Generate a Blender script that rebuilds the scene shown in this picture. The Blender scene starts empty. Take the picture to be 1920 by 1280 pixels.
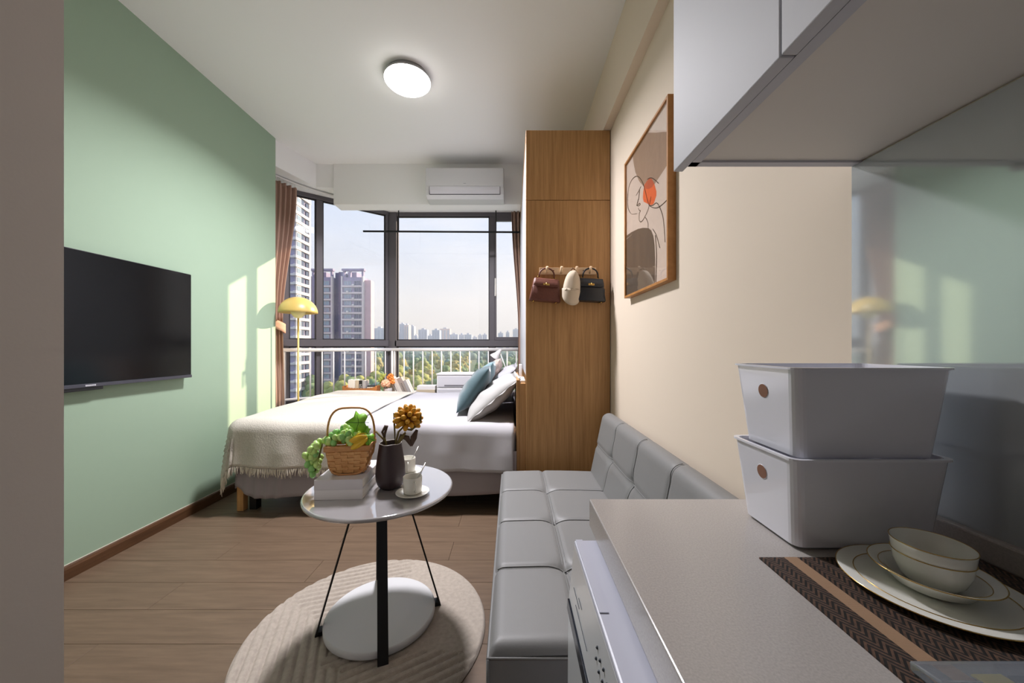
import bpy, bmesh, math, random
from mathutils import Vector, Matrix
random.seed(7)
PI = math.pi
C = bpy.context.scene.collection
SC = bpy.context.scene

# ------------------------------------------------------------------ camera, sky, sun, exposure
cam = bpy.data.objects.new('camera', bpy.data.cameras.new('camera'))
C.objects.link(cam)
cam.location = (0, 0, 1.10)
cam.rotation_euler = (PI/2, 0, 0)
cam.data.sensor_width = 36.0
cam.data.lens = 36.0*680/1920
cam.data.shift_y = 9/1920
cam.data.clip_start = 0.01
cam.data.clip_end = 6000
SC.camera = cam

world = bpy.data.worlds.new('sky'); SC.world = world
world.use_nodes = True
wn = world.node_tree; wn.nodes.clear()
_o = wn.nodes.new('ShaderNodeOutputWorld'); _b = wn.nodes.new('ShaderNodeBackground')
_tc = wn.nodes.new('ShaderNodeTexCoord'); _sep = wn.nodes.new('ShaderNodeSeparateXYZ')
_r = wn.nodes.new('ShaderNodeValToRGB')
_r.color_ramp.elements[0].position = 0.0; _r.color_ramp.elements[0].color = (0.70, 0.73, 0.80, 1)
_r.color_ramp.elements[1].position = 0.75; _r.color_ramp.elements[1].color = (0.40, 0.58, 0.95, 1)
_e = _r.color_ramp.elements.new(0.30); _e.color = (0.62, 0.72, 0.92, 1)
_n = wn.nodes.new('ShaderNodeTexNoise'); _n.inputs['Scale'].default_value = 3.2; _n.inputs['Detail'].default_value = 6
_mp = wn.nodes.new('ShaderNodeMapping'); _mp.inputs['Scale'].default_value = (1, 1, 2.6)
_cr = wn.nodes.new('ShaderNodeValToRGB'); _cr.color_ramp.elements[0].position = 0.50; _cr.color_ramp.elements[1].position = 0.78
_mx = wn.nodes.new('ShaderNodeMixRGB'); _mx.inputs['Color2'].default_value = (0.93, 0.92, 0.95, 1)
_mul = wn.nodes.new('ShaderNodeMath'); _mul.operation = 'MULTIPLY'; _mul.inputs[1].default_value = 0.55
wn.links.new(_tc.outputs['Generated'], _sep.inputs[0]); wn.links.new(_sep.outputs['Z'], _r.inputs['Fac'])
wn.links.new(_tc.outputs['Generated'], _mp.inputs['Vector']); wn.links.new(_mp.outputs[0], _n.inputs['Vector'])
wn.links.new(_n.outputs['Fac'], _cr.inputs['Fac']); wn.links.new(_cr.outputs['Color'], _mul.inputs[0])
wn.links.new(_mul.outputs[0], _mx.inputs['Fac']); wn.links.new(_r.outputs['Color'], _mx.inputs['Color1'])
wn.links.new(_mx.outputs['Color'], _b.inputs['Color']); wn.links.new(_b.outputs[0], _o.inputs['Surface'])
_b.inputs['Strength'].default_value = 1.03

SUN_AZ, SUN_EL = math.radians(51.9), math.radians(20.9)
sun = bpy.data.objects.new('sun', bpy.data.lights.new('sun', 'SUN')); C.objects.link(sun)
sun.data.energy = 11.0; sun.data.color = (1.0, 0.81, 0.60); sun.data.angle = math.radians(0.6)
_d = Vector((math.sin(SUN_AZ)*math.cos(SUN_EL), math.cos(SUN_AZ)*math.cos(SUN_EL), math.sin(SUN_EL)))
sun.rotation_euler = (-_d).to_track_quat('-Z', 'Y').to_euler()
sun.location = (12, 10, 8)

SC.view_settings.view_transform = 'Standard'
SC.view_settings.look = 'None'
SC.view_settings.exposure = 0.12
SC.view_settings.gamma = 1.0
SC.view_settings.use_curve_mapping = False
LAMP_POWER = 72.0

# ------------------------------------------------------------------ materials
def lin(c):
    return tuple(((v/255)/12.92 if v/255 <= 0.04045 else ((v/255+0.055)/1.055)**2.4) for v in c) + (1,)
MATS = {}
def mat(name, rgb, rough=0.6, metal=0.0, spec=0.5, trans=0.0, coat=0.0, bump=0.0, bscale=60.0, var=0.0, vscale=4.0,
        stretch=(1, 1, 1), emit=0.0, alpha=1.0, sss=0.0, sheen=0.0, dist=0.0):
    if name in MATS: return MATS[name]
    m = bpy.data.materials.new(name); m.use_nodes = True
    nt = m.node_tree; p = nt.nodes['Principled BSDF']
    col = lin(rgb)
    p.inputs['Base Color'].default_value = col
    p.inputs['Roughness'].default_value = rough
    p.inputs['Metallic'].default_value = metal
    p.inputs['Specular IOR Level'].default_value = spec
    p.inputs['Transmission Weight'].default_value = trans
    p.inputs['Coat Weight'].default_value = coat
    p.inputs['Coat Roughness'].default_value = 0.05
    p.inputs['Sheen Weight'].default_value = sheen
    p.inputs['Alpha'].default_value = alpha
    if sss:
        p.inputs['Subsurface Weight'].default_value = sss
        p.inputs['Subsurface Radius'].default_value = (0.01, 0.01, 0.005)
    if emit:
        p.inputs['Emission Color'].default_value = col; p.inputs['Emission Strength'].default_value = emit
    if bump or var:
        tc = nt.nodes.new('ShaderNodeTexCoord'); mp = nt.nodes.new('ShaderNodeMapping')
        mp.inputs['Scale'].default_value = stretch
        nt.links.new(tc.outputs['Object'], mp.inputs['Vector'])
    if var:
        n = nt.nodes.new('ShaderNodeTexNoise'); n.inputs['Scale'].default_value = vscale; n.inputs['Detail'].default_value = 5
        n.inputs['Distortion'].default_value = dist
        r = nt.nodes.new('ShaderNodeValToRGB')
        r.color_ramp.elements[0].position = 0.3; r.color_ramp.elements[1].position = 0.7
        r.color_ramp.elements[0].color = tuple(v*(1-var) for v in col[:3]) + (1,)
        r.color_ramp.elements[1].color = tuple(min(1, v*(1+var)) for v in col[:3]) + (1,)
        nt.links.new(mp.outputs[0], n.inputs['Vector']); nt.links.new(n.outputs['Fac'], r.inputs['Fac'])
        nt.links.new(r.outputs['Color'], p.inputs['Base Color'])
    if bump:
        n2 = nt.nodes.new('ShaderNodeTexNoise'); n2.inputs['Scale'].default_value = bscale; n2.inputs['Detail'].default_value = 4
        b = nt.nodes.new('ShaderNodeBump'); b.inputs['Strength'].default_value = bump; b.inputs['Distance'].default_value = 0.002
        nt.links.new(mp.outputs[0], n2.inputs['Vector']); nt.links.new(n2.outputs['Fac'], b.inputs['Height'])
        nt.links.new(b.outputs[0], p.inputs['Normal'])
    MATS[name] = m
    return m

def weave_mat(name, rgb, rgb2, scale, rough=0.9):
    """two-colour woven cloth: crossed wave bands in object space"""
    m = bpy.data.materials.new(name); m.use_nodes = True; nt = m.node_tree; p = nt.nodes['Principled BSDF']
    tc = nt.nodes.new('ShaderNodeTexCoord')
    ws = []
    for d in ('X', 'Y'):
        w = nt.nodes.new('ShaderNodeTexWave'); w.bands_direction = d; mp = nt.nodes.new('ShaderNodeMapping')
        mp.vector_type = 'POINT'; mp.inputs['Rotation'].default_value = (0.35, 0.3, 0)
        nt.links.new(tc.outputs['Object'], mp.inputs['Vector']); w.inputs['Phase Offset'].default_value = 0.3; w.inputs['Scale'].default_value = scale
        w.inputs['Distortion'].default_value = 1.5; w.inputs['Detail'].default_value = 1
        nt.links.new(mp.outputs[0], w.inputs['Vector']); ws.append(w)
    mu = nt.nodes.new('ShaderNodeMath'); mu.operation = 'MULTIPLY'
    nt.links.new(ws[0].outputs['Fac'], mu.inputs[0]); nt.links.new(ws[1].outputs['Fac'], mu.inputs[1])
    r = nt.nodes.new('ShaderNodeValToRGB'); r.color_ramp.elements[0].color = lin(rgb2); r.color_ramp.elements[1].color = lin(rgb)
    r.color_ramp.elements[1].position = 0.5
    nt.links.new(mu.outputs[0], r.inputs['Fac']); nt.links.new(r.outputs['Color'], p.inputs['Base Color'])
    b = nt.nodes.new('ShaderNodeBump'); b.inputs['Strength'].default_value = 0.5; b.inputs['Distance'].default_value = 0.003
    nt.links.new(mu.outputs[0], b.inputs['Height']); nt.links.new(b.outputs[0], p.inputs['Normal'])
    p.inputs['Roughness'].default_value = rough
    MATS[name] = m
    return m

def herringbone_mat(name, c1, c2):
    m = bpy.data.materials.new(name); m.use_nodes = True; nt = m.node_tree; p = nt.nodes['Principled BSDF']
    N, L = nt.nodes.new, nt.links.new
    tc = N('ShaderNodeTexCoord'); sp = N('ShaderNodeSeparateXYZ'); L(tc.outputs['Object'], sp.inputs[0])
    def M(op, a, b=None):
        n = N('ShaderNodeMath'); n.operation = op
        for i, v in enumerate((a, b)):
            if v is None: continue
            if isinstance(v, (int, float)): n.inputs[i].default_value = v
            else: L(v, n.inputs[i])
        return n.outputs[0]
    tri = M('PINGPONG', sp.outputs['X'], 0.009)
    s = M('ADD', sp.outputs['Y'], M('MULTIPLY', tri, 1.3))
    f = M('FRACT', M('MULTIPLY', s, 1/0.0075))
    st = M('GREATER_THAN', f, 0.52)
    no = N('ShaderNodeTexNoise'); no.inputs['Scale'].default_value = 260
    L(tc.outputs['Object'], no.inputs['Vector'])
    mx = N('ShaderNodeMixRGB'); mx.inputs['Color1'].default_value = lin(c1); mx.inputs['Color2'].default_value = lin(c2)
    L(M('MULTIPLY', st, no.outputs['Fac']), mx.inputs['Fac'])
    L(mx.outputs[0], p.inputs['Base Color']); p.inputs['Roughness'].default_value = 0.7
    b = N('ShaderNodeBump'); b.inputs['Strength'].default_value = 0.5; b.inputs['Distance'].default_value = 0.001
    L(f, b.inputs['Height']); L(b.outputs[0], p.inputs['Normal'])
    MATS[name] = m
    return m

def wood_mat(name, c1, c2, stretch, scale=6.0, rough=0.45, bump=0.1, spec=0.4):
    m = bpy.data.materials.new(name); m.use_nodes = True; nt = m.node_tree; p = nt.nodes['Principled BSDF']
    N, L = nt.nodes.new, nt.links.new
    tc = N('ShaderNodeTexCoord'); mp = N('ShaderNodeMapping'); mp.inputs['Scale'].default_value = stretch
    oi = N('ShaderNodeObjectInfo'); va = N('ShaderNodeVectorMath'); va.operation = 'ADD'
    mu = N('ShaderNodeMath'); mu.operation = 'MULTIPLY'; mu.inputs[1].default_value = 37.0
    L(oi.outputs['Random'], mu.inputs[0])
    L(tc.outputs['Object'], va.inputs[0]); L(mu.outputs[0], va.inputs[1]); L(va.outputs[0], mp.inputs['Vector'])
    n = N('ShaderNodeTexNoise'); n.inputs['Scale'].default_value = scale; n.inputs['Detail'].default_value = 7; n.inputs['Roughness'].default_value = 0.65
    n.inputs['Distortion'].default_value = 0.3
    L(mp.outputs[0], n.inputs['Vector'])
    r = N('ShaderNodeValToRGB'); r.color_ramp.elements[0].position = 0.32; r.color_ramp.elements[1].position = 0.68
    r.color_ramp.elements[0].color = lin(c1); r.color_ramp.elements[1].color = lin(c2)
    L(n.outputs['Fac'], r.inputs['Fac']); L(r.outputs['Color'], p.inputs['Base Color'])
    b = N('ShaderNodeBump'); b.inputs['Strength'].default_value = bump; b.inputs['Distance'].default_value = 0.001
    L(n.outputs['Fac'], b.inputs['Height']); L(b.outputs[0], p.inputs['Normal'])
    p.inputs['Roughness'].default_value = rough; p.inputs['Specular IOR Level'].default_value = spec
    MATS[name] = m
    return m

def pane_mat(name='window glass', tint=(0.97, 0.985, 1.0), refl=0.9):
    m = bpy.data.materials.new(name); m.use_nodes = True; nt = m.node_tree; nt.nodes.clear()
    N, L = nt.nodes.new, nt.links.new
    o = N('ShaderNodeOutputMaterial'); t = N('ShaderNodeBsdfTransparent'); g = N('ShaderNodeBsdfGlossy')
    t.inputs['Color'].default_value = tint + (1,); g.inputs['Roughness'].default_value = 0.02
    f = N('ShaderNodeLayerWeight'); f.inputs['Blend'].default_value = 0.5
    pw = N('ShaderNodeMath'); pw.operation = 'POWER'; pw.inputs[1].default_value = 5.0
    mu = N('ShaderNodeMath'); mu.operation = 'MULTIPLY_ADD'; mu.inputs[1].default_value = refl*0.9; mu.inputs[2].default_value = 0.04*refl
    L(f.outputs['Facing'], pw.inputs[0])
    mx = N('ShaderNodeMixShader')
    L(pw.outputs[0], mu.inputs[0]); L(mu.outputs[0], mx.inputs[0]); L(t.outputs[0], mx.inputs[1]); L(g.outputs[0], mx.inputs[2]); L(mx.outputs[0], o.inputs['Surface'])
    MATS[name] = m
    return m

GREEN = mat('green wall paint', (153, 175, 152), 0.75, bump=0.03, bscale=200)
BEIGE = mat('beige wall paint', (228, 213, 194), 0.75, bump=0.03, bscale=200)
WHITE = mat('white ceiling paint', (244, 243, 242), 0.85)
GREYW = mat('corridor wall paint', (205, 198, 192), 0.8, bump=0.06, bscale=180)
FRAME = mat('graphite window aluminium', (98, 94, 99), 0.42, metal=0.25)
SILL = mat('dark stone sill', (120, 118, 122), 0.3)
RAILW = mat('white railing enamel', (238, 236, 236), 0.3)
GLASS = pane_mat()
OAK = wood_mat('oak laminate', (162, 120, 74), (194, 150, 100), (14, 14, 0.55), 5.0, 0.5, 0.06)
OAKL = wood_mat('light oak', (176, 128, 78), (198, 152, 98), (10, 10, 1.0), 6.0, 0.5, 0.06)
FLOORW = wood_mat('floor oak', (96, 78, 62), (114, 94, 76), (0.9, 11, 11), 4.5, 0.42, 0.12, 0.35)
SKIRTB = wood_mat('dark skirting wood', (74, 49, 30), (98, 68, 44), (9, 0.7, 9), 5.0, 0.45, 0.05)
WPLAST = mat('white plastic', (232, 232, 234), 0.25, coat=0.2)
BLACKM = mat('black metal', (22, 22, 24), 0.4, metal=0.3)
GOLD = mat('brass', (214, 176, 100), 0.25, metal=1.0)
CHINA = mat('white porcelain', (236, 234, 224), 0.12, coat=0.5)
SATIN = mat('white satin lacquer', (192, 193, 199), 0.4)

# ------------------------------------------------------------------ mesh helpers
class MB:
    def __init__(s): s.v = []; s.f = []; s.m = []; s.mats = []; s.cur = 0; s.sm = []
    def use(s, m):
        if m not in s.mats: s.mats.append(m)
        s.cur = s.mats.index(m); return s
    def add(s, vs, fs, smooth=False):
        b = len(s.v); s.v += [tuple(v) for v in vs]
        for f in fs: s.f.append([i+b for i in f]); s.m.append(s.cur); s.sm.append(smooth)
        return s
    def box(s, x0, x1, y0, y1, z0, z1):
        vs = [(x, y, z) for z in (z0, z1) for y in (y0, y1) for x in (x0, x1)]
        return s.add(vs, [(0,2,3,1), (4,5,7,6), (0,1,5,4), (2,6,7,3), (0,4,6,2), (1,3,7,5)])
    def prism(s, poly, z0, z1, smooth=False):
        n = len(poly); vs = [(p[0], p[1], z0) for p in poly] + [(p[0], p[1], z1) for p in poly]
        fs = [tuple(range(n-1, -1, -1)), tuple(range(n, 2*n))]
        s.add(vs, fs); b = len(s.v)-2*n
        for i in range(n):
            j = (i+1) % n; s.f.append([b+i, b+j, b+n+j, b+n+i]); s.m.append(s.cur); s.sm.append(smooth)
        return s
    def xprism(s, poly, x0, x1, smooth=False):
        """profile in (y,z) pulled along x"""
        n = len(poly); vs = [(x0, p[0], p[1]) for p in poly] + [(x1, p[0], p[1]) for p in poly]
        s.add(vs, [tuple(range(n)), tuple(range(2*n-1, n-1, -1))]); b = len(s.v)-2*n
        for i in range(n):
            j = (i+1) % n; s.f.append([b+j, b+i, b+n+i, b+n+j]); s.m.append(s.cur); s.sm.append(smooth)
        return s
    def yprism(s, poly, y0, y1, smooth=False):
        """profile in (x,z) pulled along y"""
        n = len(poly); vs = [(p[0], y0, p[1]) for p in poly] + [(p[0], y1, p[1]) for p in poly]
        s.add(vs, [tuple(range(n)), tuple(range(2*n-1, n-1, -1))]); b = len(s.v)-2*n
        for i in range(n):
            j = (i+1) % n; s.f.append([b+j, b+i, b+n+i, b+n+j]); s.m.append(s.cur); s.sm.append(smooth)
        return s
    def lathe(s, prof, cx=0, cy=0, cz=0, n=32, cap0=True, cap1=True):
        b = []
        vs = [(cx+r*math.cos(2*PI*i/n), cy+r*math.sin(2*PI*i/n), cz+z) for r, z in prof for i in range(n)]
        fs = []
        for k in range(len(prof)-1):
            for i in range(n):
                j = (i+1) % n; fs.append((k*n+i, k*n+j, (k+1)*n+j, (k+1)*n+i))
        s.add(vs, fs, True)
        base = len(s.v)-len(vs)
        if cap0 and prof[0][0] > 1e-6: s.f.append([base+i for i in range(n-1, -1, -1)]); s.m.append(s.cur); s.sm.append(False)
        if cap1 and prof[-1][0] > 1e-6: q = base+(len(prof)-1)*n; s.f.append([q+i for i in range(n)]); s.m.append(s.cur); s.sm.append(False)
        return s
    def tube(s, pts, r, n=8, flat=1.0, up=None, caps=True):
        """round (or flattened) bar along a polyline; r a number or one per point"""
        P = [Vector(p) for p in pts]; R = r if isinstance(r, (list, tuple)) else [r]*len(P)
        vs = []; prev = None
        for i, p in enumerate(P):
            t = (P[min(i+1, len(P)-1)]-P[max(i-1, 0)]).normalized()
            u0 = Vector(up) if up else (prev if prev is not None else (Vector((0, 0, 1)) if abs(t.z) < 0.9 else Vector((1, 0, 0))))
            a = (u0-t*u0.dot(t)).normalized(); prev = a; bb = t.cross(a)
            for k in range(n):
                an = 2*PI*k/n
                vs.append(p+a*(R[i]*math.cos(an))+bb*(R[i]*flat*math.sin(an)))
        fs = []
        for i in range(len(P)-1):
            for k in range(n):
                l = (k+1) % n; fs.append((i*n+k, i*n+l, (i+1)*n+l, (i+1)*n+k))
        s.add(vs, fs, True)
        if caps:
            b = len(s.v)-len(vs)
            s.f.append([b+k for k in range(n-1, -1, -1)]); s.f.append([b+(len(P)-1)*n+k for k in range(n)]); s.m += [s.cur]*2; s.sm += [False]*2
        return s
    def bar(s, a, b, w, d, up=(0, 0, 1)):
        """rectangular bar from a to b; w across, d along 'up'"""
        a, b = Vector(a), Vector(b); t = (b-a).normalized(); u = Vector(up); u = (u-t*u.dot(t)).normalized(); x = t.cross(u)
        vs = [q+x*(w/2*i)+u*(d/2*j) for q in (a, b) for i, j in ((-1,-1), (1,-1), (1,1), (-1,1))]
        return s.add(vs, [(3,2,1,0), (4,5,6,7), (0,1,5,4), (1,2,6,5), (2,3,7,6), (3,0,4,7)])
    def grid(s, fn, nu, nv, smooth=True, closed_u=False):
        vs = [fn(i/(nu if closed_u else nu-1), j/(nv-1)) for j in range(nv) for i in range(nu)]
        fs = []
        for j in range(nv-1):
            for i in range(nu if closed_u else nu-1):
                k = (i+1) % nu; fs.append((j*nu+i, j*nu+k, (j+1)*nu+k, (j+1)*nu+i))
        return s.add(vs, fs, smooth)
    def ball(s, c, r, n=10, m=7, sc=(1, 1, 1)):
        vs = []; fs = []
        for j in range(m+1):
            th = PI*j/m
            for i in range(n):
                ph = 2*PI*i/n
                vs.append((c[0]+r*sc[0]*math.sin(th)*math.cos(ph), c[1]+r*sc[1]*math.sin(th)*math.sin(ph), c[2]+r*sc[2]*math.cos(th)))
        for j in range(m):
            for i in range(n):
                k = (i+1) % n; fs.append((j*n+i, (j+1)*n+i, (j+1)*n+k, j*n+k))
        return s.add(vs, fs, True)
    def mesh(s, name, m=None):
        me = bpy.data.meshes.new(name); me.from_pydata(s.v, [], s.f)
        ms = s.mats if s.mats else [m]
        for q in ms: me.materials.append(q)
        me.polygons.foreach_set('material_index', s.m); me.polygons.foreach_set('use_smooth', s.sm)
        me.validate(); me.update()
        bm = bmesh.new(); bm.from_mesh(me); bmesh.ops.remove_doubles(bm, verts=bm.verts, dist=1e-6)
        bmesh.ops.recalc_face_normals(bm, faces=bm.faces); bm.to_mesh(me); bm.free()
        return me
    def build(s, name, m=None, parent=None, bevel=0.0, seg=2, solid=0.0, sub=0):
        o = bpy.data.objects.new(name, s.mesh(name, m)); C.objects.link(o)
        if parent is not None: o.parent = parent
        if solid: q = o.modifiers.new('solid', 'SOLIDIFY'); q.thickness = solid; q.offset = 0
        if bevel:
            q = o.modifiers.new('bevel', 'BEVEL'); q.width = bevel; q.segments = seg; q.limit_method = 'ANGLE'; q.angle_limit = math.radians(35)
            q.harden_normals = False
        if sub: q = o.modifiers.new('sub', 'SUBSURF'); q.levels = sub; q.render_levels = sub
        return o

def box(x0, x1, y0, y1, z0, z1): return MB().box(x0, x1, y0, y1, z0, z1)
def tag(o, label, cat, group=None, kind=None):
    o['label'] = label; o['category'] = cat
    if group: o['group'] = group
    if kind: o['kind'] = kind
    return o
def struct(o): o['kind'] = 'structure'; return o
def thing(name, label, cat, loc=(0, 0, 0), rz=0.0, group=None):
    o = bpy.data.objects.new(name, None); C.objects.link(o); o.empty_display_size = 0.05
    o.location = loc; o.rotation_euler = (0, 0, rz)
    return tag(o, label, cat, group)
def inst(src, name, loc, parent=None, rot=(0, 0, 0), sc=(1, 1, 1)):
    """another object on the same mesh data"""
    o = src.copy(); o.name = name; C.objects.link(o); o.location = loc; o.rotation_euler = rot; o.scale = sc
    if parent is not None: o.parent = parent
    return o
def text(s, name, size, m, parent, loc, rot, depth=0.0004):
    cu = bpy.data.curves.new(name, 'FONT'); cu.body = s; cu.size = size; cu.align_x = 'CENTER'; cu.align_y = 'CENTER'; cu.extrude = depth
    t = bpy.data.objects.new(name, cu); C.objects.link(t)
    dg = bpy.context.evaluated_depsgraph_get(); me = bpy.data.meshes.new_from_object(t.evaluated_get(dg))
    bpy.data.objects.remove(t); me.materials.clear(); me.materials.append(m)
    o = bpy.data.objects.new(name, me); C.objects.link(o); o.parent = parent; o.location = loc; o.rotation_euler = rot
    return o
def smooth01(t): t = max(0.0, min(1.0, t)); return t*t*(3-2*t)
def rrect(x0, x1, y0, y1, r, n=5):
    pts = []
    for cx, cy, a0 in ((x1-r, y1-r, 0), (x0+r, y1-r, PI/2), (x0+r, y0+r, PI), (x1-r, y0+r, 1.5*PI)):
        for i in range(n+1):
            a = a0+PI/2*i/n; pts.append((cx+r*math.cos(a), cy+r*math.sin(a)))
    return pts
def cushion(mb, w, h, t, nu=26, nv=26, pinch=0.06, seed=0, puff=0.5, flange=0.0):
    """pillow in local x (w) and z (h), thickness along y; two skins meeting at a seam"""
    rnd = random.Random(seed); ph = [rnd.uniform(0, 6.28) for _ in range(6)]
    for sgn in (1, -1):
        def fn(a, b, sgn=sgn):
            u = 2*a-1; v = 2*b-1
            e = max(0.0, (1-abs(u)**2.6))*max(0.0, (1-abs(v)**2.6))
            th = t*0.5*(e**puff)
            th += 0.006*e*(math.sin(5*u+ph[0]+2*v)*math.sin(4*v+ph[1]))+0.004*e*math.sin(11*v+3*u+ph[2])
            x = u*w/2*(1-pinch*(1-abs(u)**2)*0-pinch*(1-v*v)*(abs(u)**3)*1.0*0.9); z = v*h/2*(1-pinch*(1-u*u)*(abs(v)**3)*0.9)
            return (x, sgn*th, z)
        mb.grid(fn, nu, nv)
    return mb

# ------------------------------------------------------------------ room shell
H_C = 2.95
XL, XR = -2.1065, 0.657
SILL_Z = 0.50
P0 = (-1.4625, 4.42)          # corner post of the bay
P1 = (-2.35, 3.72)            # far end of the slanting window
floor = struct(box(-2.5, XR+0.2, -1.7, 4.5, -0.12, -0.012).build('floor', mat('floor screed', (96, 78, 60), 0.9)))
# planks run across the room, butt joints every second row
row_w, plen = 0.175, 1.2
rows = [(1.341+row_w*i) for i in range(-17, 16)]
plank_src = {}
for i, y0 in enumerate(rows):
    off = -1.527 if (i-17) % 2 == 1 else -0.969
    xs = [off+plen*k for k in range(-2, 4)]
    for a, b in zip(xs[:-1], xs[1:]):
        a2, b2 = max(a, XL), min(b, XR)
        if b2-a2 < 0.02 or y0+row_w > 4.2: continue
        key = round(b2-a2, 4)
        if key not in plank_src:
            o = box(0.0006, key-0.0006, 0.0006, row_w-0.0006, -0.012, 0).build('plank', FLOORW, floor, bevel=0.0008, seg=1)
            plank_src[key] = o; o.location = (a2, y0, 0)
        else:
            inst(plank_src[key], 'plank', (a2, y0, 0), floor)
ceiling = struct(box(-2.5, XR+0.2, -1.7, 4.6, H_C, H_C+0.15).build('ceiling', WHITE))
wall_left = struct(box(XL-0.18, XL, 0.5, 3.23, 0, H_C).build('wall_left', GREEN))
outer = MB().box(-2.62, -2.36, 3.05, 3.75, 0, H_C); struct(outer.build('wall_bay_side', WHITE))
wall_right = struct(box(XR, XR+0.2, -1.7, 4.6, 0, H_C).build('wall_right', BEIGE))
struct(box(-2.4, -0.75, -1.7, 0.607, 0, H_C).build('wall_corridor', GREYW))
struct(box(-0.76, XR+0.1, -1.8, -1.65, 0, H_C).build('wall_back', WHITE))
# beams and soffits
struct(box(0.608, XR, -1.65, 4.1, 2.54, H_C).build('trim_1', BEIGE))
struct(box(-1.81, XR, 3.68, 3.845, 2.54, H_C).build('trim_2', WHITE))
bay_out = [(XL-0.02, 3.23), (-1.99, 3.68), (-1.78, 3.70), (XR, 3.70), (XR, 4.55), (P0[0]-0.05, 4.55), (-2.55, 3.70), (-2.55, 3.23)]
struct(MB().prism(bay_out, 2.715, H_C).build('trim_3', WHITE))
# low wall and stone sill under the bay windows
def inset(d):   # line parallel to the bay windows, d towards the room
    t = Vector((P1[0]-P0[0], P1[1]-P0[1])).normalized(); n = Vector((-t.y, t.x))
    if n.y > 0: n = -n
    return t, n
tb, nb = inset(0)
sill_poly = [(XR, 4.02), (-1.695, 4.02), (-2.12, 3.684), (-2.36, 3.50), (-2.5, 3.72), (-1.52, 4.50), (XR, 4.50)]
struct(MB().prism(sill_poly, 0, SILL_Z-0.03).build('wall_under_sill', WHITE))
struct(MB().prism([(XR, 3.995), (-1.71, 3.995), (-2.12, 3.67), (-2.36, 3.48), (-2.5, 3.73), (-1.52, 4.51), (XR, 4.51)], SILL_Z-0.03, SILL_Z).build('trim_4', SILL, bevel=0.004))
# skirting boards
sk = struct(MB().yprism([(XL, 0), (XL+0.016, 0), (XL+0.016, 0.05), (XL+0.011, 0.062), (XL+0.004, 0.066), (XL, 0.066)], 0.607, 3.23).build('baseboard_left', SKIRTB))
MB().box(XL, XL+0.003, 0.607, 3.23, 0.066, 0.069).build('sealant_line', mat('pale sealant', (214, 206, 190), 0.6), sk)
struct(box(XR-0.016, XR, 0.70, 2.41, 0, 0.066).build('baseboard_right', SKIRTB))

# ------------------------------------------------------------------ bay windows
ZT, ZG = 2.715, 2.672      # frame top, glass top
TR0, TR1 = 1.098, 1.172    # transom rail
def wbox(mb, A, t, n, s0, s1, d0, d1, z0, z1):
    """box along the window line: s along it, d into the room"""
    q = [(A[0]+t.x*s+n.x*d, A[1]+t.y*s+n.y*d) for s, d in ((s0, d0), (s1, d0), (s1, d1), (s0, d1))]
    return mb.prism(q, z0, z1)
def window(name, A, t, n, L, mull, s_lo, end_l=0.05, end_r=0.05):
    root = bpy.data.objects.new(name, None); C.objects.link(root); struct(root); root.location = (A[0], A[1], SILL_Z)
    inv = Matrix.Translation((-A[0], -A[1], -SILL_Z))
    def part(nm, mb, m):
        for i, v in enumerate(mb.v): mb.v[i] = (v[0]-A[0], v[1]-A[1], v[2]-SILL_Z)
        return mb.build(nm, m, root, bevel=0.003, seg=1)
    part('head_rail', wbox(MB(), A, t, n, s_lo, L, -0.03, 0.05, ZG, ZT), FRAME)
    part('bottom_rail', wbox(MB(), A, t, n, s_lo, L, -0.03, 0.05, SILL_Z, SILL_Z+0.05), FRAME)
    part('transom', wbox(MB(), A, t, n, s_lo, L, -0.03, 0.055, TR0, TR1), FRAME)
    edges = [(s_lo, s_lo+end_l)] + mull + [(L-end_r, L)]
    for a, b in edges:
        part('mullion', wbox(MB(), A, t, n, a, b, -0.02, 0.04, SILL_Z, ZT), FRAME)
    for (a, b), (c, d) in zip(edges[:-1], edges[1:]):
        for z0, z1 in ((SILL_Z+0.05, TR0), (TR1, ZG)):
            part('pane', wbox(MB(), A, t, n, b, c, 0.0, 0.004, z0, z1), GLASS)
            bd = MB()
            for q in ((b, b+0.012, z0, z1), (c-0.012, c, z0, z1), (b, c, z0, z0+0.012), (b, c, z1-0.012, z1)):
                wbox(bd, A, t, n, q[0], q[1], 0.006, 0.022, q[2], q[3])
            part('glazing_bead', bd, mat('dark glazing bead', (48, 46, 50), 0.5))
    return root, part
tx, nx = Vector((1, 0)), Vector((0, -1))
w1, part1 = window('window_1', P0, tx, nx, 1.655, [(1.190, 1.252)], 0.05, 0.02, 0.06)
# opening sash right of the mullion, with its lever handle
sa = MB()
for q in ((1.252, 1.272, TR1, ZG), (1.565, 1.597, TR1, ZG), (1.272, 1.565, TR1, TR1+0.040), (1.272, 1.565, ZG-0.06, ZG)):
    wbox(sa, P0, tx, nx, q[0], q[1], 0.006, 0.045, q[2], q[3])
part1('sash', sa, FRAME)
hd = MB(); wbox(hd, P0, tx, nx, 1.254, 1.270, 0.045, 0.060, 1.72, 1.92); wbox(hd, P0, tx, nx, 1.256, 1.268, 0.060, 0.090, 1.80, 1.83); wbox(hd, P0, tx, nx, 1.255, 1.269, 0.080, 0.094, 1.70, 1.83)
part1('window_handle', hd, mat('white handle', (226, 224, 222), 0.35))
po = MB().prism([(P0[0]-0.075, P0[1]-0.055), (P0[0]+0.07, P0[1]-0.055), (P0[0]+0.07, P0[1]+0.05), (P0[0]-0.03, P0[1]+0.05)], SILL_Z, ZT)
part1('corner_post', po, FRAME)
L2 = (Vector(P1)-Vector(P0)).length
w2, part2 = window('window_2', P0, tb, nb, L2, [(0.768, 0.832)], 0.06, 0.03, 0.05)
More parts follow.
